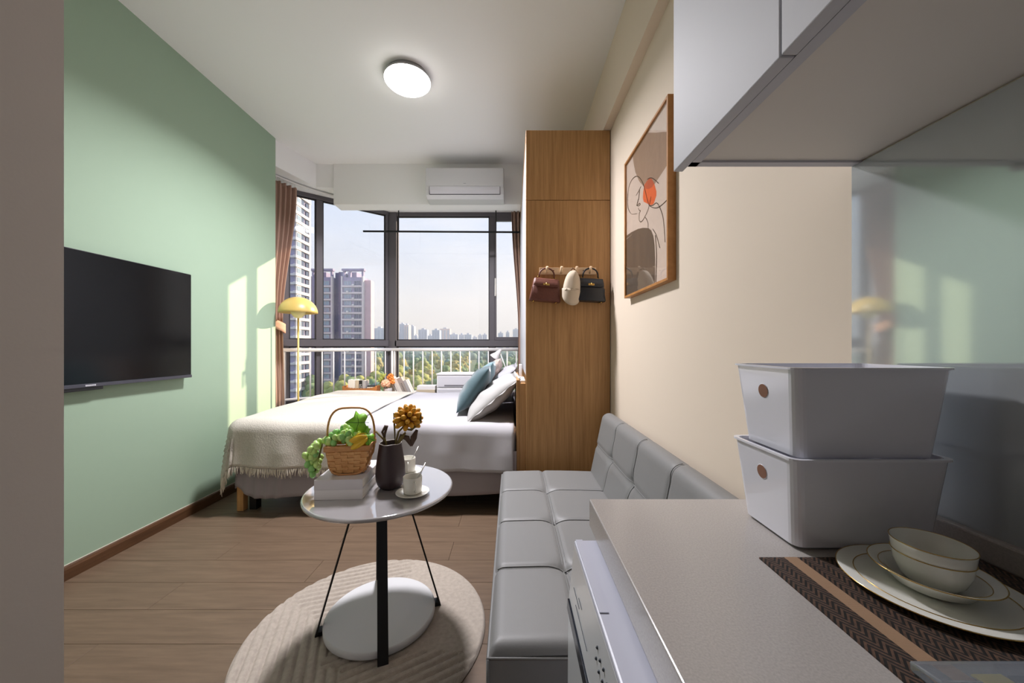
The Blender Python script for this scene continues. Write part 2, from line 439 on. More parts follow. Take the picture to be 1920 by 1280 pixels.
struct(box(P0[0]+1.655, XR, 4.36, 4.50, SILL_Z, 2.715).build('wall_window_pier', WHITE))
# ------------------------------------------------------------------ railing inside the glass
rl = thing('window_railing', 'white metal railing with thin upright bars running inside the bay window', 'railing', (P0[0], P0[1]-0.13, SILL_Z))
def rpt(s):   # s<0 along the slanting window, s>0 along the straight one
    a = Vector((P0[0]+0.03, P0[1]-0.085))
    return a+tx*s if s >= 0 else a+tb*(-s)
def lrl(p, z): return (p.x-P0[0], p.y-P0[1]+0.13, z-SILL_Z)
SE = -1.12; SR = 1.54
for z, r in ((1.062, 0.019), (0.56, 0.013)):
    MB().tube([lrl(rpt(SE), z), lrl(rpt(-0.001), z)], r, 10).build('rail', RAILW, rl)
    MB().tube([lrl(rpt(0), z), lrl(rpt(SR), z)], r, 10).build('rail', RAILW, rl)
bal = MB().tube([(0, 0, 0.56-SILL_Z), (0, 0, 1.055-SILL_Z)], 0.0075, 8).build('baluster', RAILW, rl)
first = True
s = SE+0.03
while s < SR-0.02:
    p = lrl(rpt(s), SILL_Z)
    if first: bal.location = p; first = False
    else: inst(bal, 'baluster', p, rl)
    s += 0.112
for s in (SE+0.02, 0.0, SR-0.02):
    p = lrl(rpt(s), 0); MB().tube([(p[0], p[1], 0), (p[0], p[1], 1.05-SILL_Z)], 0.014, 10).build('rail_post', RAILW, rl)

# ------------------------------------------------------------------ outside: towers, skyline, park
GZ = -20.0
CONC = mat('pale facade render', (224, 214, 214), 0.8); LILAC = mat('mauve facade tiles', (160, 152, 178), 0.8, var=0.08, vscale=0.4)
SLATE = mat('slate blue facade', (104, 108, 142), 0.8); PINK = mat('pink facade tiles', (214, 184, 190), 0.8, var=0.05, vscale=0.3)
WGLS = mat('tinted window glass', (84, 96, 118), 0.12, spec=0.8); WGLS2 = mat('pale window glass', (150, 168, 184), 0.12, spec=0.8)
WFR = mat('window frame grey', (178, 176, 182), 0.6)
ACW = mat('outdoor unit white', (232, 230, 228), 0.6)
ground = struct(box(-1500, 1500, 20, 4500, GZ-1, GZ).build('ground_outside', mat('park grass', (104, 122, 84), 0.95, var=0.25, vscale=0.02)))

def facade_y(root, x0, x1, y, z0, z1, fh, cols, wall, band, frame, glass):
    """camera-facing facade in root space: slabs between floors and a window in each bay"""
    nfl = int((z1-z0)/fh); src = {}; bsrc = None
    for k in range(nfl):
        zb = z0+k*fh
        if bsrc is None: bsrc = box(x0-0.1, x1+0.1, y-0.7, y, 0, 0.75).build('floor_band', band, root); bsrc.location.z = zb
        else: o = inst(bsrc, 'floor_band', (0, 0, zb), root)
        for ci, (a, b) in enumerate(cols):
            if ci not in src:
                w = box(a, b, y-0.22, y+0.05, 0.95, fh-0.25).build('window', glass[ci % len(glass)], root)
                fr = MB()
                fr.box(a-0.12, a, y-0.3, y, 0.85, fh-0.15).box(b, b+0.12, y-0.3, y, 0.85, fh-0.15).box(a, b, y-0.3, y, fh-0.25, fh-0.12)
                for m in range(1, 3):
                    xm = a+(b-a)*m/3; fr.box(xm-0.06, xm+0.06, y-0.3, y-0.2, 0.95, fh-0.25)
                f = fr.build('window_frame', frame, w); src[ci] = (w, f); w.location.z = zb
            else:
                w = inst(src[ci][0], 'window', (0, 0, zb), root); inst(src[ci][1], 'window_frame', (0, 0, 0), w)

# twin tower straight ahead-left
t2 = thing('apartment_tower', 'wide mauve apartment tower with pale floor bands and pink end wall beyond the slanting window', 'building', (-76, 158, GZ))
def t2p(nm, m, *b): return box(b[0]+76, b[1]+76, b[2]-158, b[3]-158, b[4]-GZ, b[5]-GZ).build(nm, m, t2)
t2p('left_wing', LILAC, -87.5, -78.2, 158, 170, GZ, 31.2)
t2p('right_wing', LILAC, -74.0, -64.6, 158, 164, GZ, 31.2)
t2p('recessed_core', SLATE, -78.2, -74.0, 160.5, 171, GZ, 33.6)
t2p('core_corner', SLATE, -75.8, -74.0, 158.6, 161, GZ, 33.6)
t2p('end_wall', PINK, -64.6, -61.8, 158.8, 162.6, GZ, 30.0)
for x0, x1 in ((-78.6, -77.9), (-65.2, -64.5), (-87.8, -87.2), (-74.2, -73.7)): t2p('pilaster', CONC, x0, x1, 157.2, 158.6, GZ, 31.5)
for x0, x1 in ((-87.5, -78.2), (-74.0, -64.6)):
    for xa in (x0+0.2, x1-1.0, x0+2.8): t2p('roof_pillar', LILAC, xa, xa+0.8, 158.2, 159.4, 31.2, 34.2)
    t2p('roof_beam', LILAC, x0-0.2, x1+0.2, 157.8, 159.8, 34.0, 34.9)
    t2p('roof_room', LILAC, x0+1, x0+5, 161, 168, 31.2, 34.0)
facade_y(t2, -84.6+76, -78.7+76, 0, 0.4, 51, 2.9, [(-84.0+76, -79.6+76)], LILAC, CONC, WFR, [WGLS2])
facade_y(t2, -73.6+76, -65.2+76, 0, 0.4, 51, 2.9, [(-73.0+76, -70.0+76), (-68.6+76, -65.8+76)], LILAC, CONC, WFR, [WGLS2, WGLS])
ac = box(-0.45, 0.45, -1.15, -0.7, 0.1, 0.75).build('cooling_unit', ACW, t2); ac.location = (-69.3+76, 0, 0.9)
for k in range(1, 17): inst(ac, 'cooling_unit', (-69.3+76+(0.4 if k % 3 else -2.0), 0, 0.9+2.9*k), t2)
# near tower at the left edge: its long side faces the sun
t1 = thing('apartment_tower', 'tall cream apartment tower cut off by the brown curtain', 'building', (-71, 118, GZ))
def t1p(nm, m, *b): return box(b[0]+71, b[1]+71, b[2]-118, b[3]-118, b[4]-GZ, b[5]-GZ).build(nm, m, t1)
t1p('body', LILAC, -90, -70.8, 118, 126.0, GZ, 50.5)
t1p('end_pilaster', CONC, -71.6, -70.2, 125.6, 126.6, GZ, 52.0)
t1p('roof_parapet', CONC, -90.5, -70.0, 117.5, 126.5, 50.4, 51.4)
nfl = 24
sl = box(-0.2, 0.75, -0.4, 8.0, 0, 0.95).build('floor_band', CONC, t1); wa = box(0, 0.32, 0.7, 2.6, 1.0, 2.6).build('window', WGLS2, t1)
wb = box(0, 0.32, 3.2, 4.8, 1.0, 2.9).build('window', WGLS, t1); wc = box(0, 0.32, 6.1, 7.3, 1.0, 2.6).build('window', WGLS, t1)
cp = box(-0.1, 0.5, 0.3, 3.0, 0.0, 2.9).build('bay_panel', CONC, t1)
sf = box(-19, 0.3, -0.5, 0.3, 0, 0.7).build('floor_band', CONC, t1)
wf1 = box(-6.4, -3.4, -0.25, 0.1, 1.0, 2.5).build('window', LILAC, t1)
for k in range(nfl):
    z = 0.6+2.9*k
    for q in (sl, wa, wb, wc, cp, sf, wf1):
        loc = (0.25, 0, z) if q is wa or q is wb or q is wc else (0.2, 0, z)
        if q is wa: loc = (0.5, 0, z)
        if k == 0: q.location = loc
        else: inst(q, q.name.split('.')[0], loc, t1)
# skyline on the horizon
SKY = [mat('haze-tinted blue concrete', (176, 190, 216), 0.9), mat('haze-tinted grey concrete', (190, 198, 218), 0.9), mat('haze-tinted rose concrete', (222, 202, 204), 0.9)]  # distance haze is mixed into these pale tower and strip colours
SKYW = mat('haze-tinted window strip', (150, 168, 200), 0.5)
sky = [(700.5, 720, 615, 0, 'blue block behind the pink end wall'), (701, 712, 623.5, 1, 'low pale block beside the pink end wall'), (746, 758, 622.5, 1, 'low pale block at the foot of the tallest skyline tower'), (749, 758, 607, 0, 'tallest skyline tower right of the corner post'),
       (757.5, 766, 609, 2, 'rose skyline tower right of the tallest one'), (768, 776, 611, 1, 'slim grey skyline tower third from the corner post'), (776.5, 782, 628.5, 0, 'low stub of a building left of the lone square tower'), (784.5, 800.5, 617.5, 0, 'lone square blue tower in the skyline gap'),
       (802, 810, 629, 0, 'low block left of the broad skyline pair'), (810, 824, 618.5, 0, 'left half of the broad skyline pair'), (824.5, 843.5, 616, 2, 'right rose half of the broad skyline pair'), (843.5, 858.5, 626.5, 0, 'low wide blue block right of the broad pair'),
       (860.5, 870, 627, 1, 'narrow pale block with a white strip'), (870.5, 884, 627, 0, 'flat blue block near the window centre right'), (884.5, 895, 632, 1, 'lowest pale block right of the flat blue one'), (896, 904, 628, 1, 'left of two small blocks by the mullion'),
       (904.5, 913, 627, 0, 'right of two small blocks by the mullion'), (934, 943.5, 624, 0, 'left tower seen through the opening sash'), (948.5, 955, 622.5, 1, 'middle faint tower seen through the opening sash'), (961.5, 973, 617, 0, 'right tower seen through the opening sash')]
for i, (a, b, yt, mi, lab) in enumerate(sky):
    Y = 900+37*(i*7 % 9); k = Y/680
    x0, x1, zt = (a-960)*k, (b-960)*k, 1.1+(649-yt)*k
    r = thing('skyline_tower', lab+' on the far horizon', 'building', ((x0+x1)/2, Y, GZ), group='far skyline towers')
    w = (x1-x0)/2; h = zt-GZ
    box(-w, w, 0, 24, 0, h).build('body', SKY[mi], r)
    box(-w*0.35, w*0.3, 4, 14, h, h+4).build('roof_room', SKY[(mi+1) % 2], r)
    n = 3 if w > 7 else 2
    st = None
    for q in range(n):
        xc = -w+2*w*(q+0.5)/n
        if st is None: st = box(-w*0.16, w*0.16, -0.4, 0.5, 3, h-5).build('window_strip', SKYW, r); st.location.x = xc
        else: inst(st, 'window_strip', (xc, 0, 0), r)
# trees of the park
def tree_mesh(seed, m):
    rnd = random.Random(seed); mb = MB().use(mat('tree bark', (86, 70, 56), 0.9)).tube([(0, 0, 0), (0.1, 0, 3.5)], [0.35, 0.2], 6); mb.use(m)
    for _ in range(11):
        a = rnd.uniform(0, 6.28); d = rnd.uniform(0, 2.6); z = rnd.uniform(3.2, 8.2)
        r = rnd.uniform(1.1, 1.9)*(1.1-0.06*abs(z-5.5))
        b0 = len(mb.v); mb.ball((d*math.cos(a)*(1.25-z/12), d*math.sin(a)*(1.25-z/12), z), r, 9, 6)
        for j in range(b0, len(mb.v)):
            v = mb.v[j]; mb.v[j] = (v[0]+rnd.uniform(-.22, .22), v[1]+rnd.uniform(-.22, .22), v[2]+rnd.uniform(-.22, .22))
    return mb
LEAF = [mat('leaf green', (128, 150, 104), 0.9, var=0.3, vscale=0.9), mat('leaf yellow green', (158, 162, 92), 0.9, var=0.3, vscale=0.9), mat('leaf blue green', (122, 148, 134), 0.9, var=0.25, vscale=0.9), mat('leaf amber', (176, 164, 104), 0.9, var=0.25, vscale=0.9)]
tsrc = []
for i in range(8):
    me = tree_mesh(20+i, LEAF[i % 4]).mesh('park_tree'); tsrc.append(me)
rt = random.Random(3)
TG = ['green', 'yellow-green', 'blue-green', 'amber']
def tree(x, y, z, kind, sc):
    o = bpy.data.objects.new('park_tree', tsrc[kind]); C.objects.link(o); o.location = (x, y, z); o.rotation_euler = (0, 0, rt.uniform(0, 6.28)); o.scale = (sc*1.15, sc*1.15, sc)
    c = TG[kind % 4]
    tag(o, f'{c} round-crowned tree in the park far below the window', 'tree', f'{c} park trees')
for i in range(26):   # grove at the foot of the mauve tower
    y = rt.uniform(104, 140); x = rt.uniform(-0.56, -0.30)*y*0.98
    tree(x, y, GZ, rt.choice((0, 4, 2, 1)), rt.uniform(0.8, 1.15))
for i in range(150):  # park behind the railing
    y = 130+rt.random()**1.7*520; x = rt.uniform(-0.40, 0.06)*y
    if y > 146 and -92 < x < -58 and y < 185: continue
    near = (y-130)/420
    kind = rt.choice((1, 3, 0, 5, 7, 4)) if (rt.random() > near and x < -0.12*y) else rt.choice((2, 6, 0, 4, 2))
    tree(x, y, GZ, kind, rt.uniform(0.9, 1.3)*(1+near*0.4))
fm = MB()
for i in range(900):
    y = 560+rt.random()**1.3*1500; x = rt.uniform(-0.62, 0.08)*y; r = rt.uniform(5, 9)
    fm.use(LEAF[2] if rt.random() < 0.7 else LEAF[0]).ball((x, y, GZ+r*0.6), r, 6, 4, (1.3, 1, 0.9))
tag(fm.build('distant_woodland', None), 'blue-green woodland stretching to the skyline behind the park', 'woodland', kind='stuff')

hz = box(-1500, 1500, 60, 2400, GZ, 300).build('outdoor_haze')
hm = bpy.data.materials.new('pale haze'); hm.use_nodes = True; hm.node_tree.nodes.clear()
_ho = hm.node_tree.nodes.new('ShaderNodeOutputMaterial'); _hv = hm.node_tree.nodes.new('ShaderNodeVolumeScatter')
_hv.inputs['Color'].default_value = (0.80, 0.88, 1.0, 1); _hv.inputs['Density'].default_value = 0.00055; _hv.inputs['Anisotropy'].default_value = 0.2
hm.node_tree.links.new(_hv.outputs[0], _ho.inputs['Volume']); hz.data.materials.clear(); hz.data.materials.append(hm)
tag(hz, 'pale bluish haze over the park and far city', 'haze', kind='stuff')

# ------------------------------------------------------------------ wardrobe
WX0, WY0, WY1, WZ = 0.092, 2.414, 4.15, 2.538
wd = thing('wardrobe', 'tall oak wardrobe with white doors standing against the beige wall', 'wardrobe', (0.37, 3.28, 0))
def wp(nm, m, x0, x1, y0, y1, z0, z1, bev=0.002): return box(x0-0.37, x1-0.37, y0-3.28, y1-3.28, z0, z1).build(nm, m, wd, bevel=bev, seg=1)
wp('carcass', OAK, WX0+0.02, XR-0.002, WY0+0.02, WY1, 0, WZ-0.003)
wp('end_panel', OAK, WX0, XR-0.004, WY0, WY0+0.02, 0, 2.071)
wp('end_panel', OAK, WX0, XR-0.004, WY0, WY0+0.02, 2.074, WZ)
wp('top_rail', OAK, WX0, WX0+0.02, WY0+0.021, WY1, 2.50, WZ)
for i in range(4):
    a = WY0+0.03+i*0.425
    d = wp('door', SATIN, WX0+0.002, WX0+0.02, a, a+0.42, 0.90 if a < 4 else 0.05, 2.495)
# peg rail
PGY = WY0
pr = thing('peg_rail', 'pale beech peg rail screwed to the wardrobe end panel', 'peg rail', (0.37, PGY, 1.575))
BEECH = wood_mat('beech', (214, 182, 146), (232, 204, 170), (1, 8, 8), 6, 0.5)
box(-0.189, 0.187, -0.014, 0, 0, 0.046).build('board', BEECH, pr, bevel=0.002)
pegs = [0.230, 0.325, 0.424, 0.515]
pg = MB().tube([(0, -0.012, 0.012), (0, -0.03, 0.018), (0, -0.048, 0.045)], 0.0085, 8).build('peg', BEECH, pr)
for i, x in enumerate(pegs):
    if i == 0: pg.location = (x-0.37, 0, 0)
    else: inst(pg, 'peg', (x-0.37, 0, 0), pr)
for x in (0.275, 0.472): MB().tube([(x-0.37, -0.013, 0.026), (x-0.37, -0.0155, 0.026)], 0.004, 8).build('screw', mat('bronze screw', (120, 84, 56), 0.4, metal=0.8), pr)

# ------------------------------------------------------------------ handbags and cap on the pegs
def handbag(label, leather, x, ytop, tilt, w=0.205, h=0.145):
    """top-handle bag; origin where the handle hangs on its peg"""
    r = thing('handbag', label, 'handbag', (x, ytop, 1.612)); r.rotation_euler = (0, tilt, 0)
    zt = -0.075; zb = zt-h; wt = w*0.80/2; wbm = w/2; d0, d1 = 0.022, 0.042
    b = MB(); n = 9
    def ring(z, w2, d):
        return [(px, py, z) for px, py in rrect(-w2, w2, -d, d, min(d*0.6, 0.015), 3)]
    prof = [(zt, wt, d0*0.6), (zt-0.006, wt+0.002, d0), (zt-h*0.5, (wt+wbm)/2, (d0+d1)/2), (zb+0.008, wbm, d1), (zb, wbm-0.004, d1-0.004)]
    rings = [ring(*p) for p in prof]; m = len(rings[0])
    vs = [v for q in rings for v in q]; fs = [(k*m+i, k*m+(i+1) % m, (k+1)*m+(i+1) % m, (k+1)*m+i) for k in range(len(rings)-1) for i in range(m)]
    b.add(vs, fs, True).add(rings[0], [tuple(range(m))]).add(rings[-1], [tuple(range(m-1, -1, -1))])
    b.build('body', leather, r)
    fl = MB()
    fl.grid(lambda a, c: ((2*a-1)*(wt-0.004+0.006*c), -(d0*0.6+0.004+(d0-d0*0.5+0.004)*smooth01(c*1.4)+0.003*c), zt+0.003-c*h*0.34), 14, 6)
    fl.build('flap', leather, r, solid=0.005)
    st = MB().box(-wt+0.01, wt-0.01, -0.037, -0.030, zt-h*0.36, zt-h*0.28).build('strap', leather, r, bevel=0.002)
    MB().box(-0.020, 0.020, -0.043, -0.037, zt-h*0.31, zt-h*0.22).build('clasp', GOLD, r, bevel=0.002)
    MB().tube([(0, -0.046, zt-h*0.32), (0, -0.046, zt-h*0.20)], 0.004, 8).build('turn_lock', GOLD, r)
    hp = []
    for i in range(15):
        a = PI*i/14; hp.append((0.050*math.cos(a)*(1.0), 0.0, zt+0.012+(abs(math.sin(a))**0.72)*0.062))
    MB().tube(hp, 0.0052, 8).build('handle', leather, r)
    for sx in (-1, 1):
        MB().tube([(sx*0.05+0.008*math.cos(t), 0, zt+0.010+0.008*math.sin(t)) for t in [2*PI*i/10 for i in range(11)]], 0.0018, 6).build('ring', GOLD, r)
        for sy in (-1, 1): MB().ball((sx*wbm*0.72, sy*d1*0.6, zb-0.003), 0.005, 8, 5).build('foot_stud', GOLD, r)
        gs = MB().box(sx*wbm*0.86-0.002, sx*wbm*0.86+0.002, -d1*0.97, -d1*0.93, zb+0.02, zt-h*0.42).build('side_seam', leather, r)
    return r
BROWN = mat('brown pebbled leather', (104, 58, 46), 0.5, bump=0.5, bscale=260, var=0.12, vscale=80)
BLACKL = mat('black leather', (22, 26, 34), 0.38, bump=0.3, bscale=300)
handbag('brown leather top-handle handbag hanging on the leftmost peg', BROWN, 0.232, PGY-0.036, math.radians(5))
handbag('black leather top-handle handbag hanging on the rightmost peg', BLACKL, 0.517, PGY-0.036, math.radians(3))
cp_ = thing('baseball_cap', 'off-white cotton cap hung brim down between the two handbags', 'cap', (0.393, PGY-0.030, 1.60))
CAPM = mat('off-white cotton', (196, 182, 162), 0.9, bump=0.25, bscale=300)
cr = MB()
def capf(a, c):
    th = 2*PI*a; ph = c*PI*0.5
    rr = math.sin(ph)**0.8
    return (0.056*rr*math.cos(th), -0.030+0.042*rr*math.sin(th)+0.012*math.sin(3*th+9*c)*rr*(1-rr)-0.004*abs(math.sin(3*th))*rr, -0.010-0.138*(1-math.cos(ph))-0.006*math.sin(2*th+1)*rr)
cr.grid(capf, 28, 12, closed_u=True); cr.build('crown', CAPM, cp_, solid=0.003)
bf = MB().grid(lambda a, c: (0.061*math.sin((a-0.5)*PI)*(1.0-0.05*c), -0.024-0.050*math.cos((a-0.5)*PI)*(1-0.45*c)-0.012*c, -0.135-0.105*c*(0.50+0.50*math.cos((a-0.5)*PI))), 18, 7)
bf.build('brim', CAPM, cp_, solid=0.004)
MB().tube([(0.058*math.sin((i/18-0.5)*PI), -0.026-0.049*math.cos((i/18-0.5)*PI), -0.134) for i in range(19)], 0.0022, 6).build('brim_seam', mat('cap seam', (160, 146, 126), 0.9), cp_)
cp_.rotation_euler = (0, math.radians(7), math.radians(14))
MB().tube([(-0.02, -0.012, -0.02), (0, -0.012, 0.012), (0.03, -0.012, 0.0), (0.045, -0.01, -0.05)], 0.005, 6, 0.4).build('strap', mat('tan strap', (128, 96, 68), 0.6), cp_)

# ------------------------------------------------------------------ bed
bed = thing('bed', 'low double bed with oak headboard and grey pleated valance', 'bed', (-0.9, 3.1, 0))
BO = Vector((-0.9, 3.1, 0))
def bp(nm, mb, m, **k):
    mb.v = [(v[0]-BO.x, v[1]-BO.y, v[2]) for v in mb.v]; return mb.build(nm, m, bed, **k)
LINEN = mat('pale grey cotton', (180, 178, 182), 0.9, bump=0.1, bscale=400)
GREYV = mat('grey valance cotton', (158, 150, 153), 0.9, bump=0.08, bscale=300)
hb = bp('headboard', MB().box(0.030, 0.052, 2.425, 3.90, 0.16, 0.875), OAK, bevel=0.003)
bp('headboard_shelf', MB().box(0.052, 0.091, 2.425, 3.90, 0.16, 0.852), OAK, bevel=0.002)
bp('bed_frame', MB().box(-1.80, 0.030, 2.44, 3.86, 0.27, 0.34), mat('dark bed frame', (60, 58, 60), 0.6), bevel=0.004)
bp('mattress', MB().box(-1.80, 0.028, 2.44, 3.86, 0.34, 0.575), mat('mattress ticking', (206, 202, 204), 0.9), bevel=0.05, seg=4)
for x, y in ((-1.815, 2.43), (-1.815, 3.84), (-0.02, 2.455), (-0.02, 3.84)):
    bp('leg', MB().box(x-0.022, x+0.022, y-0.01, y+0.035, 0, 0.30), OAKL, bevel=0.003)
for x, y in ((-1.748, 2.45), (-1.748, 3.80)):
    bp('inner_leg', MB().box(x-0.024, x+0.024, y-0.005, y+0.045, 0, 0.30), BLACKM, bevel=0.002)
vl = MB()
def valf(a, c):
    x = -1.838+a*1.868
    lift = 0.085*math.exp(-((x+1.85)/0.09)**2)
    pl = sum(math.exp(-((x-q)/0.018)**2) for q in (-1.76, -1.69, -1.62, -1.55))
    y = 2.424-0.022*c-0.010*pl*(0.3+c)+0.006*math.sin(9*x)*c
    zb = 0.105+lift+0.012*math.sin(5*x+1)-0.015*smooth01((x+1.4)/1.2)*-1
    return (x, y, 0.40-(0.40-zb)*c)
vl.grid(valf, 130, 12)
bp('valance', vl, GREYV, solid=0.004)
bp('valance', MB().grid(lambda a, c: (-1.838-0.012*c+0.008*math.sin(28*a)*c, 2.424+a*1.43, 0.40-0.25*c), 60, 8), GREYV, solid=0.004)

def drape(x0, x1, y0, y1, ox0, ox1, oy0, oy1, ztop, rad, nu, nv, seed, wr=0.005, fold=0.012, hang=None):
    """cloth over a box top: rectangle x0..x1,y0..y1 with overhangs, falling over rounded edges"""
    rnd = random.Random(seed); ph = [rnd.uniform(0, 6.28) for _ in range(8)]
    def fn(a, b):
        X = (x0-ox0)+a*((x1+ox1)-(x0-ox0)); Y = (y0-oy0)+b*((y1+oy1)-(y0-oy0))
        cx, cy = min(max(X, x0), x1), min(max(Y, y0), y1)
        ex, ey = X-cx, Y-cy; d = math.hypot(ex, ey)
        z = ztop(cx, cy)+wr*(math.sin(9*X+5*Y+ph[0])*math.sin(7*Y-3*X+ph[1])+0.6*math.sin(17*X-9*Y+ph[2]))
        if d < 1e-6: return (X, Y, z)
        ux, uy = ex/d, ey/d; arc = rad*PI/2
        if d < arc:
            t = d/rad; return (cx+ux*rad*math.sin(t), cy+uy*rad*math.sin(t), z-rad*(1-math.cos(t)))
        h = d-arc; w = fold*min(1.0, h/0.12)*(math.sin(14*(X*uy+Y*ux)+ph[3])+0.5*math.sin(31*(X*uy-Y*ux)+ph[4]))
        o = rad+w+h*0.10
        return (cx+ux*o, cy+uy*o, z-rad-h)
    return MB().grid(fn, nu, nv)
def ztop(x, y):
    f = smooth01((y-2.45)/0.9)
    return 0.600+0.022*f+0.012*math.sin(2.2*x+0.5)-0.035*smooth01((x+0.75)/0.8)*(1-0.3*f)
dv = drape(-1.80, 0.0, 2.46, 3.80, 0.20, 0.012, 0.335, 0.12, ztop, 0.065, 110, 96, 4, wr=0.0035, fold=0.006)
duvet = dv.build('duvet', LINEN, solid=0.012)
tag(duvet, 'pale grey duvet spread over the bed and hanging over its near side', 'duvet')
BLK = mat('cream woven cotton', (200, 194, 182), 0.95, bump=1.0, bscale=170, var=0.09, vscale=130, stretch=(1, 1, 0.6))
bl = thing('throw_blanket', 'cream woven throw with fringed edges draped over the foot of the bed', 'blanket', (-1.5, 3.1, 0.6))
def ztopb(x, y): return ztop(x, y)+0.012
def sl(x): return x
bb = drape(-1.815, -1.06, 2.452, 3.80, 0.33, 0.0, 0.345, 0.12, ztopb, 0.080, 90, 110, 9, wr=0.004, fold=0.010)
# the inner edge runs slightly askew: further in at the far side
bb.v = [(v[0]+(0.06*(v[1]-2.4)/1.4 if v[0] > -1.5 else 0.06*(v[1]-2.4)/1.4*max(0, (v[0]+1.85)/0.35)), v[1], v[2]) for v in bb.v]
hem = bb.v[:90]; footcol = [bb.v[j*90] for j in range(110)]
inner = [bb.v[j*90+89] for j in range(20, 110)]
def loc(vs): return [(v[0]+1.5, v[1]-3.1, v[2]-0.6) for v in vs]
bb.v = loc(bb.v); bb.build('cloth', BLK, bl, solid=0.006)
fr = MB(); rf = random.Random(5)
def strands(line, n, L, out):
    for i in range(n):
        t = (i+rf.random())/n*(len(line)-1.001); k = int(t); f = t-k
        p = Vector(line[k]).lerp(Vector(line[k+1]), f); e = (Vector(line[k+1])-Vector(line[k])).normalized()
        l = L*rf.uniform(0.7, 1.2); sw = rf.uniform(-0.012, 0.012)
        q = p+Vector((0, 0, -0.003)); m_ = p+out*0.004+e*sw*0.5+Vector((0, 0, -l*0.55)); b_ = p+out*rf.uniform(-0.004, 0.008)+e*sw+Vector((0, 0, -l))
        fr.tube([q, m_, b_], [0.0030, 0.0028, 0.0012], 4, caps=False)
strands(hem, 190, 0.055, Vector((0, -1, 0))); strands(footcol, 120, 0.055, Vector((-1, 0, 0)))
fr.v = loc(fr.v); f_ = fr.build('fringe', mat('cream fringe yarn', (222, 214, 198), 0.95), bl); f_['kind'] = 'stuff'
knots = MB()
for i in range(0, len(inner)-1):
    p = Vector(inner[i]); knots.ball((p.x+0.003, p.y, p.z+0.004), 0.005, 6, 4, (1.6, 1, 0.7))
knots.v = loc(knots.v); kk = knots.build('edge_knots', mat('grey hem knots', (186, 182, 176), 0.95), bl); kk['kind'] = 'stuff'

# pillows and cushions: cushion() is built upright in x-z; here they lean on the headboard
def place(o, center, lean, yaw, roll=0.0):
    """width along +y (yaw 0), leaning back towards +x by lean from the vertical"""
    m = Matrix.Translation(center) @ Matrix.Rotation(yaw, 4, 'Z') @ Matrix.Rotation(lean, 4, 'Y') @ Matrix.Rotation(roll, 4, 'X') @ Matrix.Rotation(PI/2, 4, 'Z')
    o.matrix_world = m
PILW = mat('ivory pillow cotton', (172, 170, 168), 0.9, bump=0.12, bscale=300)
def pillow(label, c, lean, yaw, m, w=0.66, h=0.46, t=0.15, seed=0, group=None):
    r = thing('pillow', label, 'pillow', c, group=group)
    b = cushion(MB(), w, h, t, 40, 30, 0.05, seed, 0.55); o = b.build('pillow_body', m, r)
    fl = MB(); n = 36
    pts = [(-1, -1), (1, -1), (1, 1), (-1, 1)]
    def fe(a, c2):
        s = a*4; k = int(s) % 4; f = s-int(s); p, q = pts[k], pts[(k+1) % 4]
        u, v = p[0]+(q[0]-p[0])*f, p[1]+(q[1]-p[1])*f
        cr2 = 1-0.05*(1-v*v)*abs(u)**3*0.9; cz = 1-0.05*(1-u*u)*abs(v)**3*0.9
        e = 1+c2*0.0
        L = math.hypot(u, v)
        return (u*w/2*cr2+u/L*0.028*c2, 0.005*math.sin(40*a*PI+seed)*c2, v*h/2*cz+v/L*0.028*c2)
    fl.grid(fe, 120, 3, closed_u=True); fl.build('flange', m, r, solid=0.004)
    place(r, c, lean, yaw); return r
pillow('ivory pillow nearest the camera, leaning on the oak headboard', (-0.150, 2.80, 0.720), math.radians(50), math.radians(3), PILW, w=0.60, h=0.47, t=0.16, seed=1)
pillow('pale grey pillow propped at the window end of the headboard', (-0.120, 3.47, 0.745), math.radians(42), 0, LINEN, seed=2)
def cush(label, c, lean, yaw, m, s=0.42, t=0.15, seed=0, roll=0.0):
    b = cushion(MB(), s, s, t, 30, 30, 0.10, seed, 0.6); o = b.build('cushion', m)
    place(o, c, lean, yaw, roll); tag(o, label, 'cushion'); return o
TEAL = mat('teal velvet', (64, 89, 96), 0.85, sheen=0.5, bump=0.2, bscale=90, var=0.12, vscale=14)
TEAL2 = mat('pale teal velvet', (118, 148, 156), 0.85, sheen=0.5, bump=0.2, bscale=90)
PATT = mat('blush patterned cotton', (206, 186, 176), 0.9, var=0.35, vscale=26)
cush('dark teal velvet cushion lying on the ivory pillow', (-0.295, 2.86, 0.775), math.radians(36), math.radians(2), TEAL, 0.41, 0.15, 3)
cush('pale teal cushion propped behind the dark teal one', (-0.255, 3.27, 0.800), math.radians(30), 0, TEAL2, 0.38, 0.13, 4)
cush('blush patterned cushion with a brown corner behind the teal cushions', (-0.200, 3.56, 0.815), math.radians(28), 0, PATT, 0.38, 0.13, 5)
# things lying on the headboard shelf
tag(MB().box(0.056, 0.090, 2.47, 2.78, 0.852, 0.868).build('booklet', mat('white paper', (236, 234, 232), 0.8), bevel=0.002), 'white booklet lying on the shelf behind the headboard', 'booklet')
tag(MB().box(0.058, 0.080, 2.90, 2.97, 0.852, 0.955).build('tissue_box', mat('white card', (232, 228, 226), 0.8), bevel=0.003), 'small white carton standing on the headboard shelf', 'carton')
